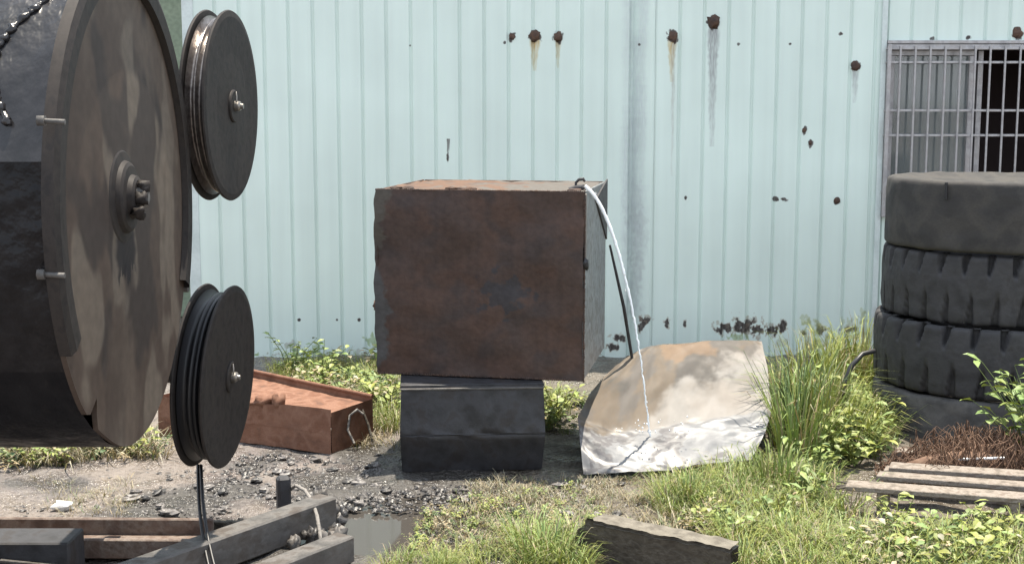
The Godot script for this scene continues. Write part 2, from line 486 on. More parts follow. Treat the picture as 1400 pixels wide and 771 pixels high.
	M.stone = surface(blotch(84, 0.03, [Color(0.07, 0.064, 0.06), Color(0.13, 0.12, 0.115), Color(0.22, 0.20, 0.19)], 256), 0.4, 5.0, 0.0, rough_bump, 0.6)
	M.stone_dark = surface(blotch(85, 0.03, [Color(0.025, 0.023, 0.023), Color(0.045, 0.042, 0.041), Color(0.07, 0.065, 0.062)], 256), 0.35, 5.0, 0.0, rough_bump, 0.6)
	M.ground = surface(blotch(86, 0.014, [Color(0.62, 0.60, 0.58), Color(0.95, 0.92, 0.90), Color(1.05, 1.0, 0.96), Color(0.72, 0.69, 0.66)], 1024, 0.16), 0.7, 0.8, 0.0, relief(87, 0.03, 20.0, 1024), 0.9, true, grey(88, 0.01, 0.2, 0.7, 512))
	M.ground.vertex_color_use_as_albedo = true
	M.plate = surface(plate_image(), 0.4, 0.0, 0.0)
	M.plate.roughness = 1.0
	M.plate.roughness_texture = grey(89, 0.012, 0.38, 0.7)
	var w := StandardMaterial3D.new()
	w.albedo_color = Color(0.96, 0.98, 1.0)
	w.roughness = 0.08
	w.refraction_enabled = true
	w.refraction_scale = 0.033
	w.cull_mode = BaseMaterial3D.CULL_DISABLED
	M.water = w
	M.foam = plain(lin(0.72, 0.72, 0.72), 0.25)
	M.puddle = plain(lin(0.055, 0.050, 0.045), 0.06)
	var glass := StandardMaterial3D.new()
	glass.transparency = BaseMaterial3D.TRANSPARENCY_ALPHA
	glass.albedo_color = Color(0.8, 0.85, 0.85, 0.1)
	glass.roughness = 0.05
	M.glass = glass
	for g in [["leaf", Color(0.155, 0.215, 0.062)], ["leaf_yellow", Color(0.205, 0.245, 0.065)], ["dry", Color(0.26, 0.225, 0.145)], ["leaf_dark", Color(0.085, 0.13, 0.05)]]:
		var m := StandardMaterial3D.new()
		m.albedo_color = Color.WHITE
		m.vertex_color_use_as_albedo = true
		m.roughness = 0.55
		m.backlight_enabled = true
		m.backlight = Color(0.5, 0.5, 0.3)
		m.cull_mode = BaseMaterial3D.CULL_DISABLED
		M[g[0]] = m
		M[g[0] + "_c"] = g[1]

# ---------------------------------------------------------------- plants
func tint(st: SurfaceTool, c: Color, k: float, warm := 0.0) -> void:
	st.set_color(Color(c.r * k * (1.0 + warm), c.g * k, c.b * k * (1.0 - warm)))
func blade(st: SurfaceTool, b: Vector3, dir: Vector3, h: float, lean: float, wid: float) -> void:
	var side := dir.cross(Vector3.UP).normalized() * wid
	var p0 := b
	var p1 := b + Vector3.UP * h * 0.45 + dir * lean * 0.22
	var p2 := b + Vector3.UP * h * 0.82 + dir * lean * 0.62
	var p3 := b + Vector3.UP * (h - 0.25 * lean) + dir * lean
	st.add_vertex(p0 - side); st.add_vertex(p1 - side * 0.9); st.add_vertex(p1 + side * 0.9)
	st.add_vertex(p0 - side); st.add_vertex(p1 + side * 0.9); st.add_vertex(p0 + side)
	st.add_vertex(p1 - side * 0.9); st.add_vertex(p2 - side * 0.6); st.add_vertex(p2 + side * 0.6)
	st.add_vertex(p1 - side * 0.9); st.add_vertex(p2 + side * 0.6); st.add_vertex(p1 + side * 0.9)
	st.add_vertex(p2 - side * 0.6); st.add_vertex(p3); st.add_vertex(p2 + side * 0.6)
func tuft(sd: int, n: int, h: float, spread: float, wid: float, c: Color, dry := 0.12, lean := 0.5) -> ArrayMesh:
	var r := RandomNumberGenerator.new()
	r.seed = sd
	var st := SurfaceTool.new()
	st.begin(Mesh.PRIMITIVE_TRIANGLES)
	st.set_smooth_group(-1)
	for i in n:
		var a := r.randf() * TAU
		var d := Vector3(cos(a), 0, sin(a))
		var hh := h * r.randf_range(0.45, 1.0)
		var col: Color = M.dry_c if r.randf() < dry else c
		tint(st, col, r.randf_range(0.7, 1.3), r.randf_range(-0.1, 0.15))
		blade(st, d * spread * sqrt(r.randf()), Vector3(cos(a + r.randf_range(-1, 1)), 0, sin(a + r.randf_range(-1, 1))).normalized(), hh, hh * lean * r.randf_range(0.2, 1.5), wid * r.randf_range(0.6, 1.3))
	st.generate_normals()
	return st.commit()
func leaf(st: SurfaceTool, b: Vector3, dir: Vector3, up: Vector3, len: float, wid: float) -> void:
	var side := dir.cross(up).normalized() * wid
	var mid := b + dir * len * 0.45 - up * len * 0.02
	var tip := b + dir * len - up * len * 0.22
	var l := mid + side + up * wid * 0.25
	var r := mid - side + up * wid * 0.25
	var l2 := b + dir * len * 0.78 + side * 0.6 - up * len * 0.05
	var r2 := b + dir * len * 0.78 - side * 0.6 - up * len * 0.05
	var m2 := b + dir * len * 0.78 - up * len * 0.1
	for t in [[b, l, mid], [b, mid, r], [l, l2, m2], [l, m2, mid], [mid, m2, r2], [mid, r2, r], [l2, tip, m2], [m2, tip, r2]]:
		for p in t:
			st.add_vertex(p)
func weed(sd: int, stems: int, h: float, spread: float, len: float, c: Color) -> Array:
	# [stems, leaves]
	var r := RandomNumberGenerator.new()
	r.seed = sd
	var keep := org
	org = Vector3.ZERO
	var s := start()
	var f := SurfaceTool.new()
	f.begin(Mesh.PRIMITIVE_TRIANGLES)
	f.set_smooth_group(-1)
	for i in stems:
		var a := r.randf() * TAU
		var d := Vector3(cos(a), 0, sin(a))
		var hh := h * r.randf_range(0.55, 1.0)
		var b := d * spread * 0.25 * r.randf()
		var pts := [b, b + Vector3.UP * hh * 0.5 + d * spread * 0.25, b + Vector3.UP * hh + d * spread * r.randf_range(0.5, 1.0)]
		tint(s, c, 0.8)
		tube(s, pts, [0.004, 0.003, 0.0015], 4)
		var n := int(r.randi_range(6, 11))
		for k in n:
			var t := (k + 1.0) / n
			var q: Vector3 = pts[0].lerp(pts[1], t * 2.0) if t < 0.5 else pts[1].lerp(pts[2], t * 2.0 - 1.0)
			var la := r.randf() * TAU
			var ld := Vector3(cos(la), r.randf_range(-0.2, 0.7), sin(la)).normalized()
			tint(f, c, r.randf_range(0.7, 1.35), r.randf_range(-0.1, 0.18))
			leaf(f, q, ld, Vector3(r.randf_range(-0.4, 0.4), 1, r.randf_range(-0.4, 0.4)).normalized(), len * r.randf_range(0.6, 1.2), len * r.randf_range(0.18, 0.3))
	f.generate_normals()
	org = keep
	return [finish(s), f.commit()]
func covered(p: Vector3) -> bool:
	# spots where something stands on the ground
	for r in [[-0.58, -6.75, 0.25, -5.83], [0.28, -7.25, 1.42, -5.9], [1.40, -6.2, 2.6, -4.95], [0.28, -4.95, 0.8, -4.5], [-0.85, -5.25, -0.5, -4.4]]:
		if p.x > r[0] and p.z > r[1] and p.x < r[2] and p.z < r[3]:
			return true
	if Geometry2D.is_point_in_polygon(Vector2(p.x, p.z), PackedVector2Array([Vector2(-0.86, -6.22), Vector2(-0.68, -6.58), Vector2(-1.45, -7.3), Vector2(-2.0, -7.0), Vector2(-1.85, -6.45)])):
		return true
	return Vector2(p.x - 2.54, p.z + 7.0).length() < 0.62 or p.z < -WALL_D + 0.03
func scatter(called: String, meshes: Array, m: Material, zones: Array, label: String, category: String) -> void:
	# zones: [four photo points on the ground, count, least scale, most scale]
	var spots := []
	for z in zones:
		var q := []
		for e in z[0]:
			q.append(G(e[0], e[1]))
		for i in z[1]:
			var u := rng.randf()
			var v := rng.randf()
			var p: Vector3 = q[0].lerp(q[1], u).lerp(q[3].lerp(q[2], u), v)
			if not covered(p):
				spots.append([p, rng.randf_range(z[2], z[3])])
	for k in meshes.size():
		var mm := MultiMesh.new()
		mm.transform_format = MultiMesh.TRANSFORM_3D
		mm.mesh = meshes[k]
		var mine := []
		for i in spots.size():
			if i % meshes.size() == k:
				mine.append(spots[i])
		mm.instance_count = mine.size()
		for i in mine.size():
			var sc: float = mine[i][1]
			var b := Basis(Vector3.UP, rng.randf() * TAU) * Basis(Vector3.RIGHT, rng.randf_range(-0.15, 0.15))
			mm.set_instance_transform(i, Transform3D(b.scaled(Vector3.ONE * sc), mine[i][0] - Vector3(0, 0.008, 0)))
		var o := MultiMeshInstance3D.new()
		o.multimesh = mm
		o.material_override = m
		o.name = numbered(self, called)
		o.set_meta("kind", "stuff")
		describe(o, label, category)
		add_child(o)

# ---------------------------------------------------------------- the place
func _ready() -> void:
	rng.seed = 20240611
	var cam := Camera3D.new()
	cam.name = "camera"
	cam.fov = rad_to_deg(2.0 * atan(385.5 / FOCAL))
	cam.position = Vector3(0, EYE, 0)
	cam.rotation.x = deg_to_rad(-PITCH)
	cam.near = 0.05
	cam.far = 2000.0
	add_child(cam)
	cam.current = true
	var sky := ProceduralSkyMaterial.new()
	sky.sky_top_color = lin(0.41, 0.47, 0.56)
	sky.sky_horizon_color = lin(0.64, 0.66, 0.68)
	sky.sky_curve = 0.25
	sky.ground_bottom_color = lin(0.16, 0.15, 0.13)
	sky.ground_horizon_color = lin(0.30, 0.30, 0.28)
	var env := Environment.new()
	env.background_mode = Environment.BG_SKY
	env.sky = Sky.new()
	env.sky.sky_material = sky
	env.tonemap_mode = Environment.TONE_MAPPER_LINEAR
	env.tonemap_exposure = 2.9
	env.sdfgi_enabled = true
	env.ssao_enabled = true
	env.ssil_enabled = true
	var we := WorldEnvironment.new()
	we.name = "environment"
	we.environment = env
	add_child(we)
	var sun := DirectionalLight3D.new()
	sun.name = "sun"
	sun.light_energy = 1.2
	sun.light_color = Color(1.0, 0.96, 0.89)
	sun.light_angular_distance = 0.5
	sun.shadow_enabled = true
	add_child(sun)
	sun.look_at_from_position(Vector3(0.05, 0.98, -0.17), Vector3.ZERO, Vector3.RIGHT)

	make_materials()
	ground()
	shed()
	green_shed()
	tank()
	rusty_bin()
	bent_plate()
	tyres()
	winch()
	beams()
	pallet()
	trough()
	rubble()
	plants()

func lines(stops: Array) -> Array:
	# [[from, to, step], ...] -> grid lines
	var out := []
	for s in stops:
		var x: float = s[0]
		while x < s[1] - 1e-4:
			out.append(x)
			x += s[2]
	out.append(stops[-1][1])
	return out
func in_puddle(x: float, z: float) -> float:
	# 1 in the middle of the puddle, 0 outside
	var c := G(556, 708)
	var d := Vector2((x - c.x + 0.35 * (z - c.z)) / 0.50, (z - c.z) / 0.38).length()
	return smoothstep(1.25, 0.75, d)
func ground() -> void:
	org = Vector3.ZERO
	var xs := lines([[-400.0, -40.0, 60.0], [-40.0, -6.0, 4.0], [-6.0, -3.0, 0.25], [-3.0, 3.0, 0.04], [3.0, 6.0, 0.25], [6.0, 40.0, 4.0], [40.0, 400.0, 60.0]])
	var zs := lines([[-400.0, -40.0, 60.0], [-40.0, -10.0, 4.0], [-10.0, -9.0, 0.25], [-9.0, -4.4, 0.04], [-4.4, -2.0, 0.2], [-2.0, 10.0, 1.0], [10.0, 400.0, 60.0]])
	var bump := noise(91, 0.9, 3)
	var fine := noise(92, 5.0, 3)
	var patch := noise(93, 0.8, 4)
	var st := start()
	st.set_smooth_group(0)
	var pt := func(x: float, z: float) -> Vector3:
		var near := 1.0 if absf(x) < 3.2 and z > -9.2 and z < -4.2 else 0.0
		var y := near * (0.012 * bump.get_noise_2d(x, z) + 0.016 * fine.get_noise_2d(x, z)) - 0.004
		return Vector3(x, y - 0.05 * in_puddle(x, z), z)
	var dye := func(x: float, z: float) -> Color:
		# grey mud, black oily mud round the drum stand, tan dry soil
		var n := patch.get_noise_2d(x * 1.5, z * 1.5)
		var c := Color(0.168, 0.150, 0.144)
		var oil := smoothstep(1.0, 0.6, Vector2((x + 0.5) / 1.3, (z + 5.4) / 1.05).length() + 1.2 * n)
		c = c.lerp(Color(0.055, 0.052, 0.051), 0.92 * oil)
		var tan_soil := smoothstep(0.0, 0.25, n + 0.35 * smoothstep(-0.9, -1.9, x) - 0.1)
		c = c.lerp(Color(0.190, 0.165, 0.148), tan_soil * (1.0 - oil) * 0.8)
		if x > 0.0:
			c = c.lerp(Color(0.115, 0.100, 0.078), 0.8)
		c = c.lerp(Color(0.05, 0.046, 0.042), in_puddle(x, z))
		return c
	for j in zs.size() - 1:
		for i in xs.size() - 1:
			var q := [Vector2(xs[i], zs[j]), Vector2(xs[i], zs[j + 1]), Vector2(xs[i + 1], zs[j + 1]), Vector2(xs[i + 1], zs[j])]
			for k in [0, 2, 1, 0, 3, 2]:
				st.set_color(dye.call(q[k].x, q[k].y))
				st.add_vertex(pt.call(q[k].x, q[k].y))
	structure("ground", st, M.ground)
	# water standing in the dip
	var pc := G(556, 708)
	var s := start()
	var ring := []
	for k in 40:
		var a := TAU * k / 40.0
		var z := sin(a) * 0.55
		ring.append(Vector3(pc.x + cos(a) * 0.78 - 0.35 * z, -0.025, pc.z + z))
	face(s, ring, Vector3(pc.x, -1, pc.z))
	var o := structure("puddle", s, M.puddle)
	o.set_meta("label", "dark oily puddle on the mud before the black stand")

func shed() -> void:
	var base := Vector3(-2.14, 0, -WALL_D)
	var t := thing("metal_shed", "pale mint corrugated metal shed with rust spots and a barred window", "building", base)
	var pitch := 0.1613
	var top := 3.2
	var win := [2.47, 4.05, 0.95, 2.085]     # left, right, sill, head
	var dent := noise(95, 0.9, 3)
	var s := start()
	block(s, Vector3(1.43, 1.6, -WALL_D - 0.06), Vector3(0.01, 0.01, 0.01))
	s = start()
	# boarding behind the sheets, round the window
	for r in [[-2.13, 2.46, 0.0, 3.19], [4.06, 5.6, 0.0, 3.19], [2.46, 4.06, 0.0, 0.945], [2.46, 4.06, 2.09, 3.19]]:
		block(s, Vector3((r[0] + r[1]) / 2, (r[2] + r[3]) / 2, -WALL_D - 0.075), Vector3(r[1] - r[0], r[3] - r[2], 0.03), Basis(), 0.001)
	part("backing_board", s, M.room, t)
	var k := 0
	var x := -2.12
	while x < 5.5:
		var bent := absf(x + pitch / 2 - (866.0 - 700.0) / FOCAL * WALL_D) < pitch * 0.5
		var spans := [[-0.02, top]]
		var x1 := x + pitch
		if x1 > win[0] and x < win[0]:
			x1 = win[0]
		elif x >= win[0] - 0.001 and x < win[1]:
			spans = [[-0.02, win[2]], [win[3], top]]
			x1 = minf(x1, win[1])
		for sp in spans:
			s = start()
			var wd: float = x1 - x
			var prof := [Vector2(0.0, -0.013), Vector2(0.005, -0.0125), Vector2(0.015, 0.0), Vector2(wd * 0.5, 0.002), Vector2(wd - 0.013, 0.0), Vector2(wd - 0.005, -0.0125), Vector2(wd, -0.013)]
			if bent:
				prof = [Vector2(0.0, -0.009), Vector2(0.003, -0.050), Vector2(0.02, -0.052), Vector2(wd * 0.5, -0.030), Vector2(wd - 0.015, -0.004), Vector2(wd - 0.005, -0.0085), Vector2(wd, -0.009)]
			var ny := 26
			s.set_smooth_group(0)
			for j in ny:
				var y0: float = lerpf(sp[0], sp[1], float(j) / ny)
				var y1: float = lerpf(sp[0], sp[1], float(j + 1) / ny)
				for i in prof.size() - 1:
					s.set_smooth_group(i + 1 if i != 3 else 3)
					var c := []
					for e in [[i, y0], [i, y1], [i + 1, y1], [i + 1, y0]]:
						var pr: Vector2 = prof[e[0]]
						var z := pr.y
						if e[0] > 0 and e[0] < prof.size() - 1:
							z += 0.005 * dent.get_noise_2d((x + pr.x) * 2.0, e[1] * 1.2)
						c.append(Vector3(x + pr.x, e[1], -WALL_D + z))
					quad(s, c[0], c[1], c[2], c[3], wall_uv(c[0].x, c[0].y), wall_uv(c[1].x, c[1].y), wall_uv(c[2].x, c[2].y), wall_uv(c[3].x, c[3].y))
			part("wall_sheet", s, M.paint, t)
		x = x1
		k += 1
	# corner flashing, gable return, roof, rear wall
	s = start()
	block(s, Vector3(-2.135, 1.6, -WALL_D - 0.028), Vector3(0.075, 3.17, 0.07), Basis(), 0.004)
	part("corner_flashing", s, M.trim, t)
	s = start()
	block(s, Vector3(-2.13, 1.55, -WALL_D - 2.6), Vector3(0.06, 3.1, 5.06), Basis(), 0.004)
	block(s, Vector3(5.6, 1.55, -WALL_D - 2.55), Vector3(0.06, 3.1, 4.9), Basis(), 0.004)
	block(s, Vector3(1.73, 1.55, -WALL_D - 5.1), Vector3(7.6, 3.1, 0.06), Basis(), 0.004)
	part("outer_wall", s, M.trim, t)
	s = start()
	block(s, Vector3(1.73, 3.24, -WALL_D - 2.55), Vector3(7.9, 0.08, 5.1), Basis(), 0.01)
	part("roof", s, M.concrete, t)
	# rusted fixings, each proud of the sheet
	for a in [[700, 50, 4], [731, 49, 7], [763, 50, 6], [920, 50, 7], [976, 29, 8], [1170, 90, 6], [1392, 45, 7], [1100, 178, 3], [1108, 195, 3], [1145, 274, 4]]:
		var q := P(a[0], a[1], WALL_D)
		var r: float = a[2] * WALL_D / FOCAL
		s = start()
		lump(s, q + Vector3(0, 0, 0.002), Vector3(r, r * 1.1, 0.012), int(a[0]), 0.3, 10, 6)
		part("rusted_bolt", s, M.rust, t)
	# window
	var wz := -WALL_D
	s = start()
	for e in [[(win[0] + win[1]) / 2, win[3] - 0.018, win[1] - win[0], 0.036], [(win[0] + win[1]) / 2, win[2] + 0.018, win[1] - win[0], 0.036]]:
		block(s, Vector3(e[0], e[1], wz - 0.02), Vector3(e[2], e[3], 0.09), Basis(), 0.003)
	for e in [win[0] + 0.016, win[1] - 0.016]:
		block(s, Vector3(e, (win[2] + win[3]) / 2, wz - 0.02), Vector3(0.032, win[3] - win[2] - 0.074, 0.09), Basis(), 0.003)
	var f := part("window", s, M.alu, t)
	f.set_meta("label", "aluminium sliding window behind a grille of thin bars")
	# sashes: one closed with a curtain behind it, the other pushed open
	var sx0: float = win[0] + 0.034
	var sx1 := P(1332, 150, WALL_D).x
	s = start()
	for e in [[(sx0 + sx1) / 2, win[3] - 0.055, sx1 - sx0, 0.034], [(sx0 + sx1) / 2, win[2] + 0.055, sx1 - sx0, 0.034]]:
		block(s, Vector3(e[0], e[1], wz - 0.035), Vector3(e[2], e[3], 0.03), Basis(), 0.002)
	for e in [sx0 + 0.014, sx1 - 0.016]:
		block(s, Vector3(e, (win[2] + win[3]) / 2, wz - 0.035), Vector3(0.034, win[3] - win[2] - 0.148, 0.03), Basis(), 0.002)
	part("sash", s, M.alu, f)
	s = start()
	var rx := P(1343, 150, WALL_D).x
	block(s, Vector3(rx, (win[2] + win[3]) / 2, wz - 0.07), Vector3(0.036, win[3] - win[2] - 0.08, 0.03), Basis(), 0.002)
	part("sash", s, M.alu, f)
	s = start()
	block(s, Vector3((sx0 + sx1) / 2, (win[2] + win[3]) / 2, wz - 0.036), Vector3(sx1 - sx0 - 0.06, win[3] - win[2] - 0.15, 0.004), Basis(), 0.0005)
	part("pane", s, M.glass, f)
	s = start()
	sheet(s, func(u: float, v: float) -> Vector3:
		var xx: float = lerpf(sx0, sx1 + 0.03, u)
		return Vector3(xx, lerpf(win[2] + 0.03, win[3] - 0.04, v), wz - 0.13 + 0.006 * sin(xx * 31.0) + 0.008 * sin(xx * 13.0 + 1.0)), 90, 1)
	part("curtain", s, M.curtain, f)
	# the dim room behind
	s = start()
	var rc := Vector3(3.26, 1.5, wz - 1.1)
	for e in [[Vector3(0, 0, -1.0), Vector3(2.2, 2.0, 0.03)], [Vector3(-1.1, 0, 0), Vector3(0.03, 2.0, 2.0)], [Vector3(1.1, 0, 0), Vector3(0.03, 2.0, 2.0)], [Vector3(0, 1.0, 0), Vector3(2.2, 0.03, 2.0)], [Vector3(0, -1.0, 0), Vector3(2.2, 0.03, 2.0)]]:
		block(s, rc + e[0], e[1], Basis(), 0.001)
	part("room_lining", s, M.room, t)
	# grille
	var gz := wz + 0.045
	for py in [66.0, 85.0, 151.0, 185.0, 262.0]:
		s = start()
		var yy := P(1300, py, WALL_D - 0.045).y
		block(s, Vector3((win[0] + win[1]) / 2, yy, gz - 0.012), Vector3(win[1] - win[0] + 0.02, 0.016, 0.012), Basis(), 0.002)
		part("grille_bar", s, M.alu, f)
	var gx: float = P(1213, 150, WALL_D - 0.045).x
	var n := 0
	while gx < win[1]:
		s = start()
		tube(s, [Vector3(gx, win[2] + 0.0, gz), Vector3(gx, win[3] - 0.012, gz)], [0.0078], 8)
		part("grille_bar", s, M.alu, f)
		gx += (0.078 if n == 0 else 0.0985)
		n += 1
	for e in [win[0] + 0.012, win[1] - 0.012]:
		s = start()
		block(s, Vector3(e, (win[2] + win[3]) / 2, gz - 0.008), Vector3(0.022, win[3] - win[2], 0.03), Basis(), 0.002)
		part("grille_post", s, M.alu, f)
	# outside casing, a pale strip round the opening
	s = start()
	block(s, Vector3(win[0] - 0.02, 1.55, wz + 0.012), Vector3(0.036, 3.05, 0.02), Basis(), 0.003)
	part("casing", s, M.trim, t)
	s = start()
	block(s, Vector3((win[0] + win[1]) / 2, win[3] + 0.014, wz + 0.014), Vector3(win[1] - win[0], 0.022, 0.03), Basis(), 0.003)
	part("casing", s, M.alu, t)

func green_shed() -> void:
	var t := thing("green_shed", "grey green rendered shed wall beside the mint shed's corner", "building", Vector3(-4.2, 0, -10.4))
	var s := start()
	block(s, Vector3(-4.3, 1.8, -10.6), Vector3(4.2, 3.6, 0.3), Basis(), 0.01)
	part("wall", s, M.green, t)
	s = start()
	block(s, Vector3(-4.3, 1.8, -12.5), Vector3(4.2, 3.6, 3.4), Basis(), 0.01)
	part("outer_wall", s, M.green, t)
	s = start()
	block(s, Vector3(-4.3, 3.66, -12.3), Vector3(4.5, 0.1, 3.9), Basis(), 0.01)
	part("roof", s, M.concrete, t)

func tank() -> void:
	# the stand
	var yaw := deg_to_rad(-4.0)
	var b := Basis(Vector3.UP, -yaw)
	var t := thing("tank_stand", "dented black steel box under the rusty tank", "stand", Vector3(-0.20, 0, -6.17))
	var s := start()
	var w := 0.325
	# cross-section from the top front edge down: upper half leans back, lower half tucks under
	var prof := [Vector2(0.418, 0.285), Vector2(0.20, 0.305), Vector2(0.188, 0.302), Vector2(0.0, 0.215)]
	var nz := noise(101, 3.0, 3)
	sheet(s, func(u: float, v: float) -> Vector3:
		var q := v * 3.0
		var i := mini(int(q), 2)
		var pr: Vector2 = prof[i].lerp(prof[i + 1], q - i)
		var wide := w + 0.008 * sin(v * PI)
		return org + b * Vector3(lerpf(-wide, wide, u), pr.x, pr.y + 0.012 * nz.get_noise_2d(u, v)), 24, 24)
	part("front_plate", s, M.stand, t)
	for sg in [-1.0, 1.0]:
		s = start()
		sheet(s, func(u: float, v: float) -> Vector3:
			var q := v * 3.0
			var i := mini(int(q), 2)
			var pr: Vector2 = prof[i].lerp(prof[i + 1], q - i)
			var wide := w + 0.008 * sin(v * PI)
			return org + b * Vector3(sg * wide, pr.x, lerpf(-0.3, pr.y, u)), 8, 12, sg < 0)
		part("side_plate", s, M.stand, t)
	s = start()
	block(s, org + b * Vector3(0, 0.412, -0.03), Vector3(2 * w + 0.01, 0.016, 0.59), b, 0.003)
	part("top_plate", s, M.stand, t)
	s = start()
	block(s, org + b * Vector3(0, 0.2, -0.3), Vector3(2 * w, 0.4, 0.012), b, 0.003)
	part("back_plate", s, M.stand, t)
	s = start()
	block(s, org + b * Vector3(0, 0.405, 0.289), Vector3(2 * w + 0.004, 0.010, 0.012), b, 0.003)
	part("lip", s, M.steel, t)
	# the tank
	var fr := P(798, 522, 5.95)
	var ty := deg_to_rad(-10.6)
	var rb := Basis(Vector3.UP, ty)           # local x along the front, local -z to the back
	var wd := 0.98
	var dp := 0.86
	var y0 := 0.425
	var y1 := 1.297
	var c0 := Vector3(fr.x, 0, -5.95)          # front right corner on plan
	var at := func(x: float, y: float, z: float) -> Vector3:
		return c0 + rb * Vector3(x - wd, 0, -z) + Vector3(0, y, 0)
	t = thing("water_tank", "large rusty square steel tank spilling water at its top corner", "tank", at.call(wd / 2, y0, dp / 2))
	s = start()
	var edge := noise(102, 2.2, 3)
	# front plate, a little proud, with a rusted ragged rim
	sheet(s, func(u: float, v: float) -> Vector3:
		var xx := lerpf(0.0, wd, u)
		var yy := lerpf(y1, y0, v)
		if u < 0.001:
			xx += 0.012 * edge.get_noise_2d(0, v * 2.0) + 0.01 * sin(v * PI) * -1.0
		if u > 0.999:
			xx += 0.010 * edge.get_noise_2d(9, v * 2.0) - 0.004
		return at.call(xx, yy, -0.008 + 0.030 * edge.get_noise_2d(u * 0.8, v * 0.8)), 40, 40)
	part("front_panel", s, M.tank, t)
	s = start()
	block(s, at.call(wd - 0.008, (y0 + y1) / 2, dp / 2 + 0.01), Vector3(0.012, y1 - y0, dp - 0.03), rb, 0.003)
	var sp := part("side_panel", s, M.side_paint, t)
	sp.set_meta("label", "bare grey painted side of the tank")
	s = start()
	block(s, at.call(0.006, (y0 + y1) / 2, dp / 2 + 0.01), Vector3(0.012, y1 - y0, dp - 0.03), rb, 0.003)
	part("side_panel", s, M.rust, t)
	s = start()
	block(s, at.call(wd / 2, (y0 + y1) / 2, dp - 0.006), Vector3(wd - 0.03, y1 - y0, 0.012), rb, 0.003)
	part("back_panel", s, M.rust, t)
	s = start()
	block(s, at.call(wd / 2, y0 + 0.01, dp / 2), Vector3(wd - 0.03, 0.014, dp - 0.04), rb, 0.003)
	part("bottom_panel", s, M.rust, t)
	s = start()
	sheet(s, func(u: float, v: float) -> Vector3:
		return at.call(lerpf(0.006, wd - 0.02, u), y1 - 0.004 + 0.01 * edge.get_noise_2d(u * 3.0, v * 2.0 + 5.0), lerpf(dp - 0.01, 0.004, v)), 30, 12, true)
	var tp := part("top_panel", s, M.tank_top, t)
	tp.set_meta("label", "flat top with orange rust over old grey paint")
	# loose flakes of scale along the top edge
	for q in [[0.10, 0.02], [0.15, 0.015], [0.36, 0.02], [0.40, 0.012], [0.44, 0.016], [0.93, 0.02]]:
		s = start()
		lump(s, at.call(q[0], y1 + 0.004, 0.012), Vector3(0.03, 0.01, 0.012), int(q[0] * 100), 0.4)
		part("rust_flake", s, M.rust, t)
	# bent flange at the back corner
	s = start()
	var fa: Vector3 = at.call(wd - 0.002, y1 - 0.06, dp * 0.45)
	var fb: Vector3 = at.call(wd - 0.002, y1 + 0.012, dp)
	var fc: Vector3 = at.call(wd - 0.002, y1 - 0.30, dp)
	var off := rb * Vector3(0.008, 0, 0)
	var mid := (fa + fb + fc) / 3.0 + off * 0.5
	face(s, [fa, fb, fc], mid - off)
	face(s, [fa + off, fb + off, fc + off], mid)
	face(s, [fa, fb, fb + off, fa + off], mid)
	face(s, [fb, fc, fc + off, fb + off], mid)
	face(s, [fc, fa, fa + off, fc + off], mid)
	part("corner_flange", s, M.stand, t)
	# weld along the front edges
	for e in [[0.0, 1.0, 0.004, 0.0], [0.0, 1.0, 1.0, 0.0], [0.004, 0.0, 0.0, 1.0], [1.0, 0.0, 0.0, 1.0]]:
		s = start()
		var n := 110
		for i in n + 1:
			var f := float(i) / n
			var lx: float = (e[0] if e[3] > 0.5 else f) * wd
			var ly: float = lerpf(y0, y1, f if e[3] > 0.5 else e[2])
			lump(s, at.call(lx, ly, -0.004), Vector3(0.006, 0.006, 0.006) * (0.7 + 0.6 * absf(edge.get_noise_2d(i * 0.7, e[0] + 3.0 * e[2]))), i, 0.35, 6, 5)
		part("weld_bead", s, M.rust, t)
	# bright strip up the front corner, an edge highlight made as a part
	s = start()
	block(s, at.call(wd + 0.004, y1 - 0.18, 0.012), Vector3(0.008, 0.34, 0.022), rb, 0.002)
	part("corner_highlight", s, M.bare, t)
	s = start()
	lump(s, at.call(wd + 0.004, y1 - 0.33, 0.0), Vector3(0.016, 0.026, 0.016), 5, 0.3)
	part("latch", s, M.black, t)
	s = start()
	lump(s, at.call(0.0, y0 + 0.33, 0.0), Vector3(0.02, 0.026, 0.016), 6, 0.3)
	part("latch", s, M.rust, t)
	# spout and its bent handle
	s = start()
	var sp0: Vector3 = at.call(wd - 0.05, y1 + 0.012, 0.06)
	tube(s, [sp0 + Vector3(-0.03, -0.01, 0.0), sp0, sp0 + Vector3(0.035, 0.006, 0.02)], [0.015, 0.015, 0.013], 10)
	tube(s, [sp0, sp0 + Vector3(0.0, 0.025, 0), sp0 + Vector3(0.014, 0.04, 0), sp0 + Vector3(0.034, 0.042, 0), sp0 + Vector3(0.042, 0.03, 0)], [0.006, 0.006, 0.007, 0.008, 0.005], 8)
	part("spout", s, M.stand, t)
	# the jet
	var a0 := sp0 + Vector3(0.034, 0.006, 0.022)
	var z_end := P(888, 596, 6.02) + Vector3(0, 0.012, 0)
	thing_stream(a0, z_end)
	# a rod left leaning against the tank's side
	org = G(866, 505) + Vector3(0, 0, -0.05)
	var ra := P(834, 335, 6.84)
	var rbt := P(861, 474, 6.95)
	var rdir := (rbt - ra).normalized()
	var foot := rbt + rdir * (rbt.y / -rdir.y)
	org = foot
	s = start()
	tube(s, [ra, ra.lerp(foot, 0.35) + Vector3(0.01, 0, 0), ra.lerp(foot, 0.7), foot], [0.006, 0.009, 0.008, 0.005], 8)
	single("iron_rod", s, M.stand, "thin dark iron rod leaning on the tank's grey side", "rod")

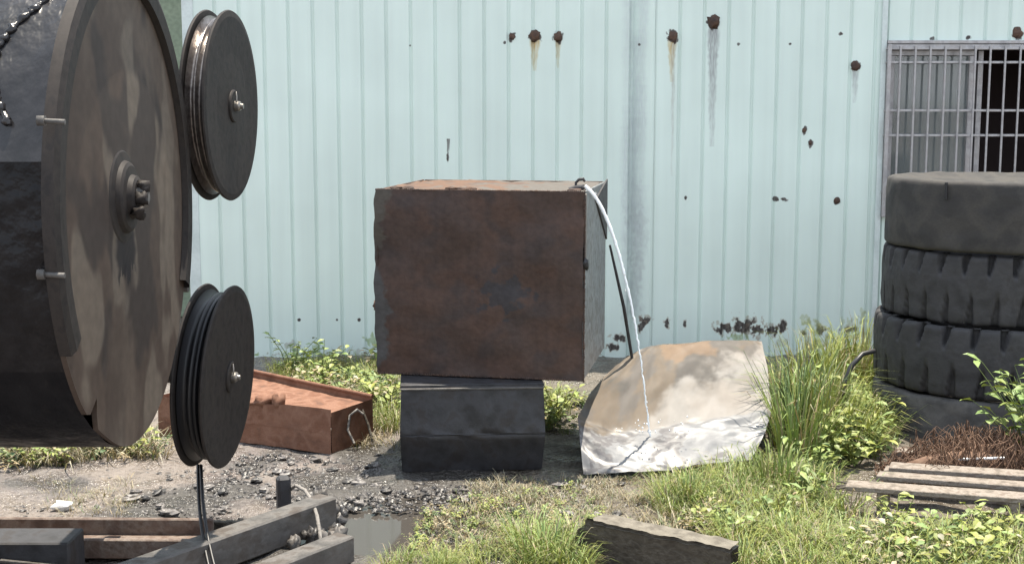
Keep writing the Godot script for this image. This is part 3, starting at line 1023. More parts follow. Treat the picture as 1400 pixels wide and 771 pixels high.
func thing_stream(a0: Vector3, e: Vector3) -> void:
	var t := thing("water_jet", "thin arc of water falling from the tank onto the bent plate", "water", e)
	var wig := noise(111, 9.0, 2)
	var pts := []
	var rad := []
	var n := 90
	# photo points give the curve; it lies in one plane between the spout and the plate
	var key := [Vector2(800, 254), Vector2(813, 268), Vector2(826, 291), Vector2(842, 333), Vector2(858, 392), Vector2(870, 452), Vector2(880, 520), Vector2(889, 598)]
	var cv := Curve2D.new()
	for i in key.size():
		var tg: Vector2 = (key[mini(i + 1, key.size() - 1)] - key[maxi(i - 1, 0)]) / 6.0
		cv.add_point(key[i], -tg, tg)
	var ln := cv.get_baked_length()
	var s := start()
	for i in n + 1:
		var f := float(i) / n
		var q := cv.sample_baked(ln * f)
		var p := P(q.x, q.y, lerpf(-a0.z, -e.z, f))
		p += Vector3(wig.get_noise_2d(i * 0.09, 1), 0, wig.get_noise_2d(i * 0.09, 9)) * 0.006 * f
		pts.append(p)
		rad.append(lerpf(0.0085, 0.0036, minf(1.0, f * 1.3)) * (1.0 + (0.2 + 0.6 * f) * wig.get_noise_2d(i * 0.14, 4)))
	tube(s, pts, rad, 10)
	part("stream", s, M.water, t)
	var r := RandomNumberGenerator.new()
	r.seed = 77
	# froth carried along the jet, and the drops that fly where it lands
	for i in range(4, n, 1):
		if r.randf() < 0.5:
			s = start()
			var d: Vector3 = Vector3(r.randf_range(-1, 1), r.randf_range(-1, 1), r.randf_range(-0.2, 1.2)) * rad[i] * r.randf_range(0.7, 1.7)
			lump(s, pts[i] + d, Vector3(1.0, r.randf_range(1.5, 4.0), 1.0) * r.randf_range(0.0012, 0.0026), i, 0.2, 6, 5)
			part("froth", s, M.foam, t)
	for i in 30:
		s = start()
		var d := Vector3(r.randfn(0, 0.09), absf(r.randfn(0, 0.035)), absf(r.randfn(0, 0.05)))
		var q := r.randf_range(0.0015, 0.0038)
		lump(s, e + d + Vector3(0, 0.015, 0.03), Vector3(q, q * 1.4, q), i, 0.2, 6, 5)
		part("drop", s, M.water if r.randf() < 0.5 else M.foam, t)

func rusty_bin() -> void:
	# corners on plan: front right, back right, back left, front left, and a bow in the front
	var fr := Vector3(-0.88, 0, -6.25)
	var br := Vector3(-0.71, 0, -6.56)
	var bl := Vector3(-1.50, 0, -7.25)
	var fl := Vector3(-1.82, 0, -6.62)
	var t := thing("rust_bin", "low flat rust orange steel bin lying on the mud by the wall", "bin", (fr + bl) / 2)
	var h := 0.205
	var nz := noise(121, 2.6, 3)
	var front := func(u: float) -> Vector3:
		var p: Vector3 = fl.lerp(fr, u)
		return p + Vector3(0, 0, -0.05 * sin(u * PI)) + Vector3(0.01, 0, 0.02) * nz.get_noise_1d(u * 2.0)
	var s := start()
	sheet(s, func(u: float, v: float) -> Vector3:
		var p: Vector3 = front.call(u)
		return p + Vector3(0, lerpf(h - 0.012 * sin(u * PI * 1.6), 0.0, v), 0.02 * v), 40, 8)
	sheet(s, func(u: float, v: float) -> Vector3:
		var p: Vector3 = front.call(u)
		return p + Vector3(0, lerpf(h - 0.012 * sin(u * PI * 1.6), 0.1, v), 0.02 * v - 0.008), 40, 4, true)
	part("front_panel", s, M.rust_bin, t)
	s = start()
	sheet(s, func(u: float, v: float) -> Vector3: return fr.lerp(br, u) + Vector3(0, lerpf(h, 0.0, v), 0.0), 10, 4)
	part("side_panel", s, M.rust_bin, t)
	s = start()
	sheet(s, func(u: float, v: float) -> Vector3: return br.lerp(bl, u) + Vector3(0, lerpf(h + 0.012, 0.0, v), 0.0), 20, 4)
	part("back_panel", s, M.rust_bin, t)
	s = start()
	sheet(s, func(u: float, v: float) -> Vector3: return bl.lerp(fl, u) + Vector3(0, lerpf(h, 0.0, v), 0.0), 10, 4)
	part("side_panel", s, M.rust_bin, t)
	s = start()
	sheet(s, func(u: float, v: float) -> Vector3:
		var f: Vector3 = front.call(u)
		var k: Vector3 = bl.lerp(br, u)
		return k.lerp(f, v).lerp((fr + bl) / 2, 0.012) + Vector3(0, h - 0.022 + 0.008 * nz.get_noise_2d(u * 2.0, v * 2.0), 0), 24, 14)
	var lid := part("lid", s, M.rust_bin, t)
	lid.set_meta("label", "flat sunken lid plate of the bin")
	s = start()
	var rim := []
	for i in 9:
		rim.append(bl.lerp(br, i / 8.0) + Vector3(0, h + 0.014, 0))
	tube(s, rim, [0.010], 8)
	part("rim", s, M.rust_bin, t)
	# clods of scale on its near edge
	for q in [[0.62, 0.055, 0.035], [0.70, 0.035, 0.042], [0.56, 0.05, 0.02]]:
		var p: Vector3 = front.call(q[0])
		org = p + Vector3(0, h - 0.015, -0.03)
		s = start()
		lump(s, org + Vector3(0, q[2] * 0.6, 0), Vector3(q[1], q[2], 0.03), int(q[0] * 100), 0.35)
		single("rust_clod", s, M.rust_bin, "brown rusty clod sitting on the near rim of the orange bin", "clod", "clods on the bin rim")
	# a loop of stiff wire and a stick beside the bin
	org = G(487, 608)
	s = start()
	tube(s, [P(484, 606, 6.32), P(475, 588, 6.34), P(478, 568, 6.36), P(488, 560, 6.38), P(496, 566, 6.4)], [0.006], 6)
	single("wire_loop", s, M.concrete, "pale stiff wire bent in a loop beside the orange bin", "wire")
	org = G(509, 603)
	s = start()
	tube(s, [P(509, 604, 6.42), P(503, 580, 6.45), P(495, 560, 6.48)], [0.008, 0.007, 0.006], 6)
	single("stick", s, M.wood_dark, "short dark stick leaning against the orange bin's end", "stick")

func bent_plate() -> void:
	# rows from the far edge to the near edge; photo points with their distance
	var rows := [
		[[842, 500, 6.92], [880, 476, 7.05], [920, 470, 7.1], [985, 466, 7.12], [1042, 466, 7.1]],
		[[808, 535, 6.58], [862, 522, 6.66], [915, 512, 6.72], [985, 506, 6.75], [1050, 505, 6.75]],
		[[790, 571, 6.09], [842, 588, 6.06], [905, 582, 6.1], [980, 570, 6.17], [1056, 558, 6.24]],
		[[793, 600, 5.98], [844, 612, 5.95], [908, 608, 5.97], [975, 597, 6.03], [1048, 588, 6.1]],
		[[798, 648, 5.87], [850, 647, 5.82], [920, 642, 5.83], [972, 634, 5.87], [1028, 628, 5.92]]]
	var g := []
	for r in rows:
		var q := []
		for e in r:
			q.append(P(e[0], e[1], e[2]))
		g.append(q)
	var t := thing("steel_plate", "crumpled pale steel plate with a tan rusty top, splashed by the water", "plate", (g[4][0] + g[4][4]) / 2)
	var nz := noise(131, 3.2, 4)
	var nf := noise(132, 9.0, 2)
	var smp := func(u: float, v: float) -> Vector3:
		var x := u * 4.0
		var y := v * 4.0
		var j := mini(int(y), 3)
		var c := []
		for k in [maxi(j - 1, 0), j, j + 1, mini(j + 2, 4)]:
			var i := mini(int(x), 3)
			var row: Array = g[k]
			c.append(row[i].cubic_interpolate(row[i + 1], row[maxi(i - 1, 0)], row[mini(i + 2, 4)], x - i))
		var p: Vector3 = c[1].lerp(c[2], y - j) if j == 1 or j == 2 else c[1].cubic_interpolate(c[2], c[0], c[3], y - j)
		var amp := 0.014 if v > 0.5 else 0.008
		p += Vector3(0, 1.0, 0.5) * (amp * nz.get_noise_2d(u * 1.4, v * 1.4) + 0.0025 * nf.get_noise_2d(u, v))
		return p
	var s := start()
	sheet(s, smp, 56, 56, true)
	part("bent_sheet", s, M.plate, t)
	s = start()
	sheet(s, func(u: float, v: float) -> Vector3:
		var p: Vector3 = smp.call(u, v)
		return p + Vector3(0, -0.004, -0.005), 40, 40)
	part("under_side", s, M.plate, t)
	# the plate's far end is folded down to the ground
	s = start()
	sheet(s, func(u: float, v: float) -> Vector3:
		var p: Vector3 = smp.call(u, 0.0)
		return Vector3(p.x, lerpf(p.y, 0.0, v), p.z - 0.12 * v), 20, 6)
	part("rear_flap", s, M.plate, t)

func tyre_mesh(R: float, W: float, lugs: int, deep: float, sd: int, sag: float) -> ArrayMesh:
	org = Vector3.ZERO
	var s := start()
	var nz := noise(sd, 1.6, 3)
	# half profile from the bead over the sidewall, shoulder and tread to the other side
	var prof := []
	var key := [[0.47, 0.16], [0.60, 0.12], [0.80, 0.07], [0.92, 0.02], [0.95, 0.008], [0.98, 0.03], [0.99, 0.06], [0.992, 0.10], [0.994, 0.15], [0.996, 0.2], [0.996, 0.25], [0.997, 0.3], [0.998, 0.36], [1.0, 0.45], [1.0, 0.55], [0.998, 0.64], [0.997, 0.7], [0.996, 0.75], [0.996, 0.8], [0.994, 0.85], [0.992, 0.9], [0.99, 0.94], [0.98, 0.97], [0.95, 0.992], [0.92, 0.98], [0.80, 0.93], [0.60, 0.88], [0.47, 0.84], [0.45, 0.8], [0.45, 0.2], [0.47, 0.16]]
	for k in key:
		prof.append(Vector2(k[0] * R, k[1] * W))
	var n := 520 if lugs > 0 else 160
	var ring := []
	for i in prof.size():
		var row := []
		for k in n:
			var a := TAU * k / n
			var p: Vector2 = prof[i]
			var v := p.y / W
			var r := p.x
			if p.x > 0.945 * R and lugs > 0:
				# slanting gaps between the lugs at both shoulders, offset from one another
				var up := smoothstep(0.70, 0.76, v)
				var low := smoothstep(0.42, 0.34, v)
				var ph := fposmod(a * lugs / TAU + (0.35 * (v - 0.7) if v > 0.5 else 0.3 + 0.25 * v), 1.0)
				var half := 0.05 + 0.09 * (smoothstep(0.7, 1.0, v) if v > 0.5 else smoothstep(0.4, 0.0, v))
				var gap := smoothstep(half + 0.025, half - 0.005, absf(ph - 0.5))
				r -= gap * (deep * up + deep * 0.55 * low)
			if p.x > 0.6 * R:
				r += 0.008 * nz.get_noise_3d(cos(a) * 2.0, v, sin(a) * 2.0)
			row.append(Vector3(cos(a) * r, p.y + sag * sin(a + sd) * 0.5 + 0.006 * nz.get_noise_3d(cos(a) * 1.5, v + 8.0, sin(a) * 1.5), sin(a) * r))
		ring.append(row)
	s.set_smooth_group(0)
	for i in ring.size() - 1:
		for k in n:
			var k2 := (k + 1) % n
			quad(s, ring[i][k], ring[i][k2], ring[i + 1][k2], ring[i + 1][k])
	return finish(s)
func tyres() -> void:
	var c := Vector3(2.54, 0, -7.0)
	var list := [
		[-0.150, 0.60, 0.366, 0, 0.0, 141, Vector2(0.035, 0.02), "rubber_grey", "worn grey smooth tyre at the bottom of the stack, half hidden by weeds"],
		[0.217, 0.60, 0.368, 26, 0.065, 142, Vector2(0.03, 0.02), "rubber", "tyre with deep shoulder lugs on top of the bottom tyre"],
		[0.584, 0.595, 0.362, 30, 0.05, 143, Vector2(0.065, -0.01), "rubber", "darkest lugged tyre, just below the topmost tyre"],
		[0.946, 0.595, 0.368, 0, 0.0, 144, Vector2(0.065, 0.01), "rubber_dusty", "bald dusty tyre topping the stack before the barred window"]]
	for e in list:
		var m := tyre_mesh(e[1], e[2], e[3], e[4], e[5], 0.006)
		var at := c + Vector3(e[6].x, e[0], e[6].y)
		var t := thing("truck_tyre", e[8], "tyre", at, "truck tyres stacked by the window")
		put("carcass", m, M[e[7]], t, Vector3.ZERO)
		if e[5] == 144:
			var s := start()
			var q := P(1264, 262, 6.42)
			var dir := Vector3(q.x - at.x, 0, q.z - at.z).normalized() * 0.604
			q = Vector3(at.x + dir.x, at.y + 0.315, at.z + dir.z)
			block(s, q, Vector3(0.014, 0.09, 0.012), Basis(Vector3.UP, atan2(dir.x, dir.z)), 0.003)
			part("cut", s, M.black, t)
	# hose hanging from the stack
	org = G(1150, 560)
	var s2 := start()
	tube(s2, [P(1196, 480, 6.75), P(1180, 484, 6.7), P(1165, 500, 6.66), P(1156, 522, 6.64), P(1150, 545, 6.62), P(1147, 575, 6.6)], [0.013], 8)
	single("black_hose", s2, M.black, "black hose arching from the tyre stack down into the weeds", "hose")

func winch() -> void:
	# horizontal drum; its end plate faces along n
	var th := deg_to_rad(0.6)
	var tip := 0.0
	var n := Vector3(cos(th) * cos(tip), -sin(tip), -sin(th) * cos(tip))
	var away := Vector3(-sin(th), 0, -cos(th))
	var upv := away.cross(n) * -1.0
	if upv.y < 0.0:
		upv = -upv
	var R := 0.715
	var c := Vector3(-1.137, 1.392, -3.9)
	var t := thing("winch_machine", "big black tarry drum with a brown end plate and two pulleys", "machine", Vector3(c.x - 0.9, 0, c.z))
	var at := func(along: float, a: float, r: float) -> Vector3:
		# a = 0 points at the viewer's side, PI/2 up
		return c + n * along + (-away * cos(a) + upv * sin(a)) * r
	var s: SurfaceTool
	# shell of eight plates; the upper two oily, with a lit sheen in their colour
	var nf := 8
	var len := 1.9
	var nzb := noise(151, 2.4, 4)
	for k in nf:
		var a0 := deg_to_rad(12.5 + 45.0 * k)
		var a1 := deg_to_rad(12.5 + 45.0 * (k + 1))
		s = start()
		s.set_smooth_group(k + 1)
		var g := []
		var nu := 40
		var nv := 14
		for i in nu + 1:
			var row := []
			for j in nv + 1:
				var f := float(j) / nv
				var pa: Vector3 = at.call(-0.012 - len * i / nu, a0, R * 1.0)
				var pb: Vector3 = at.call(-0.012 - len * i / nu, a1, R * 1.0)
				var p := pa.lerp(pb, f)
				var o := (p - c - n * (p - c).dot(n)).normalized()
				# plates bulge a little and carry lumps of dried tar
				p += o * (0.045 * sin(f * PI) + 0.010 * nzb.get_noise_3dv(p * 3.0) * sin(f * PI))
				row.append(p)
			g.append(row)
		for i in nu:
			for j in nv:
				quad(s, g[i][j], g[i + 1][j], g[i + 1][j + 1], g[i][j + 1])
		part("shell_plate", s, M.tar_wet_lit if k < 2 else M.tar, t)
	s = start()
	var capring := []
	for k in nf:
		capring.append(at.call(-len - 0.012, deg_to_rad(12.5 + 45.0 * k), R))
	face(s, capring, c)
	part("rear_plate", s, M.tar, t)
	# weld bead with tar lumps up the shell
	s = start()
	var r := RandomNumberGenerator.new()
	r.seed = 5
	var bead := []
	var bead_r := []
	for i in 150:
		var a := deg_to_rad(lerpf(20.0, 80.0, i / 149.0))
		var along := -0.10 - 0.06 * sin(i * 0.045) + r.randf_range(-0.004, 0.004)
		var f := fposmod(a - deg_to_rad(12.5), PI / 4) / (PI / 4)
		var flat := R * cos(PI / 8) / cos((f - 0.5) * PI / 4) + 0.045 * sin(f * PI)
		bead.append(at.call(along, a, flat + 0.004))
		bead_r.append(0.008 + 0.006 * absf(nzb.get_noise_1d(i * 0.22)) + 0.003 * sin(i * 0.8))
	tube(s, bead, bead_r, 8)
	part("weld_bead", s, M.tar_wet_lit, t)
	# end plate: a disc with a notch bitten from its lower rim
	s = start()
	var seg := 160
	var edge := []
	for k in seg:
		var a := TAU * k / seg
		var notch := absf(wrapf(a - deg_to_rad(-52.0), -PI, PI))
		var rr := R - 0.075 * smoothstep(0.06, 0.0, notch) - 0.012 * smoothstep(0.35, 0.0, absf(wrapf(a - deg_to_rad(-62.0), -PI, PI)))
		edge.append([a, rr])
	for k in seg:
		var e: Array = edge[k]
		var f: Array = edge[(k + 1) % seg]
		s.set_smooth_group(1)
		for b in 10:
			var q0 := b / 10.0
			var q1 := (b + 1) / 10.0
			var dish := func(q: float) -> float: return 0.012 + 0.010 * cos(q * PI)
			var uvf := func(a: float, rr: float) -> Vector2: return Vector2(0.5 - cos(a) * rr / R * 0.49, 0.5 - sin(a) * rr / R * 0.49)
			quad(s, at.call(dish.call(q0), e[0], e[1] * q0), at.call(dish.call(q1), e[0], e[1] * q1), at.call(dish.call(q1), f[0], f[1] * q1), at.call(dish.call(q0), f[0], f[1] * q0),
				uvf.call(e[0], e[1] * q0), uvf.call(e[0], e[1] * q1), uvf.call(f[0], f[1] * q1), uvf.call(f[0], f[1] * q0))
		s.set_smooth_group(2)
		quad(s, at.call(0.002, e[0], e[1]), at.call(-0.012, e[0], e[1]), at.call(-0.012, f[0], f[1]), at.call(0.002, f[0], f[1]), Vector2(0.5, 0.02), Vector2(0.5, 0.03), Vector2(0.52, 0.03), Vector2(0.52, 0.02))
	part("end_plate", s, M.disc, t)
	# rim ring welded on the plate's upper edge
	s = start()
	for k in 120:
		var a0 := deg_to_rad(-28.0 + 236.0 * k / 120.0)
		var a1 := deg_to_rad(-28.0 + 236.0 * (k + 1) / 120.0)
		var cs := [[R - 0.075, 0.004], [R - 0.07, 0.024], [R - 0.02, 0.026], [R + 0.004, 0.018], [R + 0.004, -0.012]]
		for i in cs.size() - 1:
			s.set_smooth_group(i + 1)
			quad(s, at.call(cs[i][1], a0, cs[i][0]), at.call(cs[i + 1][1], a0, cs[i + 1][0]), at.call(cs[i + 1][1], a1, cs[i + 1][0]), at.call(cs[i][1], a1, cs[i][0]))
	part("rim_ring", s, M.iron, t)
	# hub: stepped collars and a broken shaft end
	var hc := c + n * 0.010 + Vector3(0, 0.03, 0.12)
	s = start()
	lathe(s, [Vector2(0.0, 0.055), Vector2(0.05, 0.055), Vector2(0.06, 0.05), Vector2(0.065, 0.036), Vector2(0.09, 0.034), Vector2(0.10, 0.028), Vector2(0.105, 0.016), Vector2(0.13, 0.012), Vector2(0.14, 0.006), Vector2(0.142, 0.0)], hc, n, 40)
	var hub := part("hub", s, M.iron, t)
	s = start()
	lathe(s, [Vector2(0.0, 0.082), Vector2(0.022, 0.080), Vector2(0.032, 0.072), Vector2(0.036, 0.053)], hc, n, 20, false, 0.05)
	part("shaft_end", s, M.steel, hub)
	for k in 3:
		s = start()
		lump(s, hc + n * 0.066 + Vector3.UP * (0.03 - 0.035 * k) - away * (0.01 + 0.02 * k), Vector3(0.02, 0.018, 0.018), 60 + k, 0.4)
		part("shaft_flake", s, M.iron, hub)
	# clamp pins at the plate's near edge
	for py in [165.0, 375.0]:
		var q := P(72, py, 3.19)
		s = start()
		tube(s, [q + Vector3(-0.04, 0, 0), q + Vector3(0.028, -0.003, 0)], [0.007], 10)
		lathe(s, [Vector2(0.0, 0.010), Vector2(0.014, 0.010), Vector2(0.014, -0.008), Vector2(0.0, -0.008)], q + Vector3(-0.03, 0, 0), Vector3.RIGHT, 6)
		part("clamp_pin", s, M.steel, t)
	for py in [300.0, 332.0, 370.0, 392.0]:
		var q := P(253, py, 4.62)
		s = start()
		lathe(s, [Vector2(0.0, -0.02), Vector2(0.020, -0.02), Vector2(0.020, 0.03), Vector2(0.0, 0.03)], q + Vector3(-0.02, 0, 0), Vector3.RIGHT, 8)
		part("rim_bolt", s, M.steel, t)
	# legs outside the picture
	for x in [-1.95, -2.75]:
		for z in [-3.45, -4.35]:
			s = start()
			block(s, Vector3(x, 0.42, z), Vector3(0.12, 0.84, 0.12), Basis(), 0.006)
			part("leg", s, M.steel, t)
		s = start()
		block(s, Vector3(x, 0.80, -3.9), Vector3(0.14, 0.12, 1.1), Basis(), 0.006)
		part("cross_beam", s, M.steel, t)
	# two pulleys on axles beside the drum
	for e in [[317.0, 145.0, 128.0, 0.074, 3.0], [313.0, 515.0, 127.5, 0.098, -3.5]]:
		pulley(t, P(e[0], e[1], 4.9), e[2] * 4.9 / FOCAL, e[3], e[4])

func pulley(t: Node3D, c: Vector3, R: float, gap: float, lean: float) -> void:
	var a := deg_to_rad(85.5)
	var n := Vector3(sin(a), -sin(deg_to_rad(absf(lean))) * (1.0 if lean < 0.0 else 0.25), cos(a)).normalized()
	var s := start()
	# near flange
	lathe(s, [Vector2(0.0, 0.004), Vector2(R * 0.55, 0.001), Vector2(R * 0.93, 0.004), Vector2(R - 0.003, 0.001), Vector2(R, -0.004), Vector2(R - 0.003, -0.010), Vector2(R * 0.8, -0.014), Vector2(0.0, -0.014)], c, n, 96)
	var body := part("pulley", s, M.iron, t)
	# far flange
	s = start()
	lathe(s, [Vector2(0.0, 0.0), Vector2(R * 0.8, 0.0), Vector2(R - 0.003, -0.004), Vector2(R, -0.009), Vector2(R - 0.003, -0.014), Vector2(0.0, -0.014)], c - n * (gap + 0.002), n, 96)
	part("flange", s, M.iron, body)
	# two grooves with a ridge between
	s = start()
	var g := gap - 0.014
	var d := R * 0.86
	lathe(s, [Vector2(R * 0.93, -0.012), Vector2(d, -0.012 - g * 0.14), Vector2(d * 0.985, -0.012 - g * 0.27), Vector2(d, -0.012 - g * 0.40), Vector2(R * 0.915, -0.012 - g * 0.46), Vector2(R * 0.915, -0.012 - g * 0.56), Vector2(d, -0.012 - g * 0.62), Vector2(d * 0.985, -0.012 - g * 0.75), Vector2(d, -0.012 - g * 0.88), Vector2(R * 0.94, -0.012 - g)], c, n, 96, true)
	part("groove", s, M.groove if lean > 0.0 else M.black, body)
	if lean < 0.0:
		for k in 1:
			var loop := []
			var f := frame_of(n)
			for i in 61:
				var q := TAU * i / 60.0
				loop.append(c + (f.x * cos(q) + f.z * sin(q)) * (d + 0.009) - n * (0.014 + g * (0.27 if k == 0 else 0.74)))
			s = start()
			tube(s, loop, [0.008], 8, false)
			part("wound_cable", s, M.black, body)
	# axle, washer, nut, split pin
	s = start()
	tube(s, [c - n * (gap + 0.01), c - n * 0.62], [0.042], 20)
	part("axle", s, M.black, body)
	s = start()
	lathe(s, [Vector2(0.0, 0.012), Vector2(0.056, 0.012), Vector2(0.06, 0.008), Vector2(0.06, 0.0)], c, n, 32)
	part("washer", s, M.iron, body)
	s = start()
	lathe(s, [Vector2(0.0, 0.032), Vector2(0.016, 0.032), Vector2(0.021, 0.026), Vector2(0.021, 0.010)], c, n, 6)
	lathe(s, [Vector2(0.0, 0.043), Vector2(0.010, 0.042), Vector2(0.011, 0.031)], c, n, 10)
	part("nut", s, M.bare, body)
	s = start()
	tube(s, [c + n * 0.02 + Vector3(0, 0.014, 0.02), c + n * 0.022 + Vector3(0, 0.036, 0.024), c + n * 0.018 + Vector3(0, 0.052, 0.01)], [0.004, 0.0035, 0.002], 6)
	part("split_pin", s, M.bare, body)
	# bracket that carries the axle off the drum
	s = start()
	var b := c - n * 0.45
	block(s, b + Vector3(0, 0, 0.14), Vector3(0.06, 0.14, 0.52), Basis(), 0.006)
	part("bracket", s, M.black, body)

func beams() -> void:
	# square tube running towards the viewer
	var e1 := G(462, 722)
	var dir := (G(328, 771) - G(457, 722)).normalized()
	var bas := Basis(dir.cross(Vector3.UP).normalized() * -1.0, Vector3.UP, -dir)
	org = e1 + dir * 1.1
	var len := 2.2
	var side := bas.x
	var t := thing("steel_tube", "long dark grey square steel tube slanting across the mud, its end torn", "beam", e1 + dir * len / 2)
	var s := start()
	var ctr := e1 + dir * len / 2 + Vector3(0, 0.066, 0) - side * -0.045
	if side.x > 0.0:
		ctr = e1 + dir * len / 2 + Vector3(0, 0.066, 0) - side * 0.05
	block(s, ctr, Vector3(0.095, 0.125, len), bas, 0.007)
	part("tube", s, M.steel, t)
	var endc := ctr - dir * len / 2
	var r := RandomNumberGenerator.new()
	r.seed = 9
	for i in 9:
		s = start()
		lump(s, endc + Vector3(r.randf_range(-0.035, 0.05), r.randf_range(-0.05, 0.06), r.randf_range(-0.03, 0.03)) - dir * 0.01, Vector3(r.randf_range(0.012, 0.035), r.randf_range(0.012, 0.04), 0.02), 300 + i, 0.4)
		part("torn_end", s, M.steel if i % 3 else M.stone_dark, t)
	s = start()
	block(s, P(424, 712, 5.02), Vector3(0.03, 0.007, 0.004), bas.rotated(Vector3.UP, 0.6), 0.001)
	part("paint_chip", s, M.foam, t)
	# a second one, lower and nearer
	var e2 := G(484, 768)
	t = thing("steel_offcut", "short dark steel beam offcut lying beside the long square tube", "beam", e2 + dir * 0.35)
	s = start()
	block(s, e2 + dir * 0.36 + Vector3(0, 0.05, 0) - side * 0.04 * signf(side.x), Vector3(0.09, 0.10, 0.72), bas, 0.006)
	part("bar", s, M.steel, t)
	for i in 12:
		var q := G(r.randf_range(372, 462), r.randf_range(742, 756))
		org = q
		s = start()
		lump(s, q + Vector3(0, 0.03, 0), Vector3(r.randf_range(0.015, 0.04), r.randf_range(0.02, 0.045), 0.02), 330 + i, 0.4)
		single("scrap_lump", s, M.stone_dark if i % 2 else M.steel, "ragged lump of scrap wedged between the two dark steel beams", "scrap", "scrap between the beams")
	# upright stub behind the tube
	var pb := G(388, 704)
	org = pb
	s = start()
	block(s, pb + Vector3(0, 0.08, 0), Vector3(0.056, 0.17, 0.05), Basis(Vector3.UP, 0.4), 0.01)
	single("steel_stub", s, M.stand, "short dark upright steel stub behind the slanting tube", "post")
	# thin pipe bent over the tube
	org = G(440, 770)
	s = start()
	tube(s, [P(398, 668, 5.3), P(404, 664, 5.27), P(416, 670, 5.2), P(426, 684, 5.1), P(433, 705, 4.95), P(437, 730, 4.86), P(440, 756, 4.8), P(441, 775, 4.78)], [0.0075], 8)
	single("bent_tube", s, M.concrete, "thin pale tube hooked over the slanting steel tube", "tube")
	# channel lying flat across
	var y := 0.075
	var ca := G(-60, 735)
	var cz := -4.86
	t = thing("steel_channel", "rust brown steel channel lying flat with both flanges up", "channel", Vector3(-1.92, 0, cz))
	var cl := 1.5
	var cb := Basis(Vector3.UP, deg_to_rad(-1.0))
	var cc := Vector3(-1.92, 0, cz)
	s = start()
	block(s, cc + Vector3(0, 0.016, 0), Vector3(cl, 0.012, 0.26), cb, 0.002)
	part("web", s, M.channel, t)
	for sg in [-1.0, 1.0]:
		s = start()
		block(s, cc + cb * Vector3(0, 0.048, sg * 0.124), Vector3(cl, 0.075, 0.022), cb, 0.005)
		part("flange", s, M.channel, t)
	t = thing("steel_bar", "narrow dark brown bar lying behind the rust brown channel", "bar", Vector3(-1.55, 0, -5.12))
	s = start()
	block(s, Vector3(-1.52, 0.02, -5.10), Vector3(0.95, 0.035, 0.03), Basis(Vector3.UP, -0.02), 0.004)
	part("bar", s, M.wood_dark, t)
	t = thing("black_box", "flat charcoal steel box lying in front of the rust brown channel", "box", Vector3(-1.98, 0, -4.545))
	s = start()
	block(s, Vector3(-1.98, 0.085, -4.545), Vector3(0.84, 0.15, 0.17), Basis(), 0.006)
	part("body", s, M.stand, t)
	s = start()
	block(s, Vector3(-1.70, 0.09, -4.452), Vector3(0.20, 0.012, 0.02), Basis(Vector3.FORWARD, 0.1), 0.003)
	part("handle", s, M.steel, t)
	# cable hanging from the lower pulley
	for k in 2:
		var s0 := P(270 + 4.0 * k, 636, 4.9 - 0.02 * k)
		var s3 := G(294 + 9.0 * k, 812)
		org = s3
		s = start()
		var pts := []
		for i in 15:
			var f := i / 14.0
			pts.append(s0.lerp(s3, f) + Vector3(-0.018 * sin(f * PI), 0, 0))
		tube(s, pts, [0.0065], 8)
		single("cable", s, M.black, "thin black cable hanging from the lower pulley past the beams", "cable", "cable strands under the pulley")

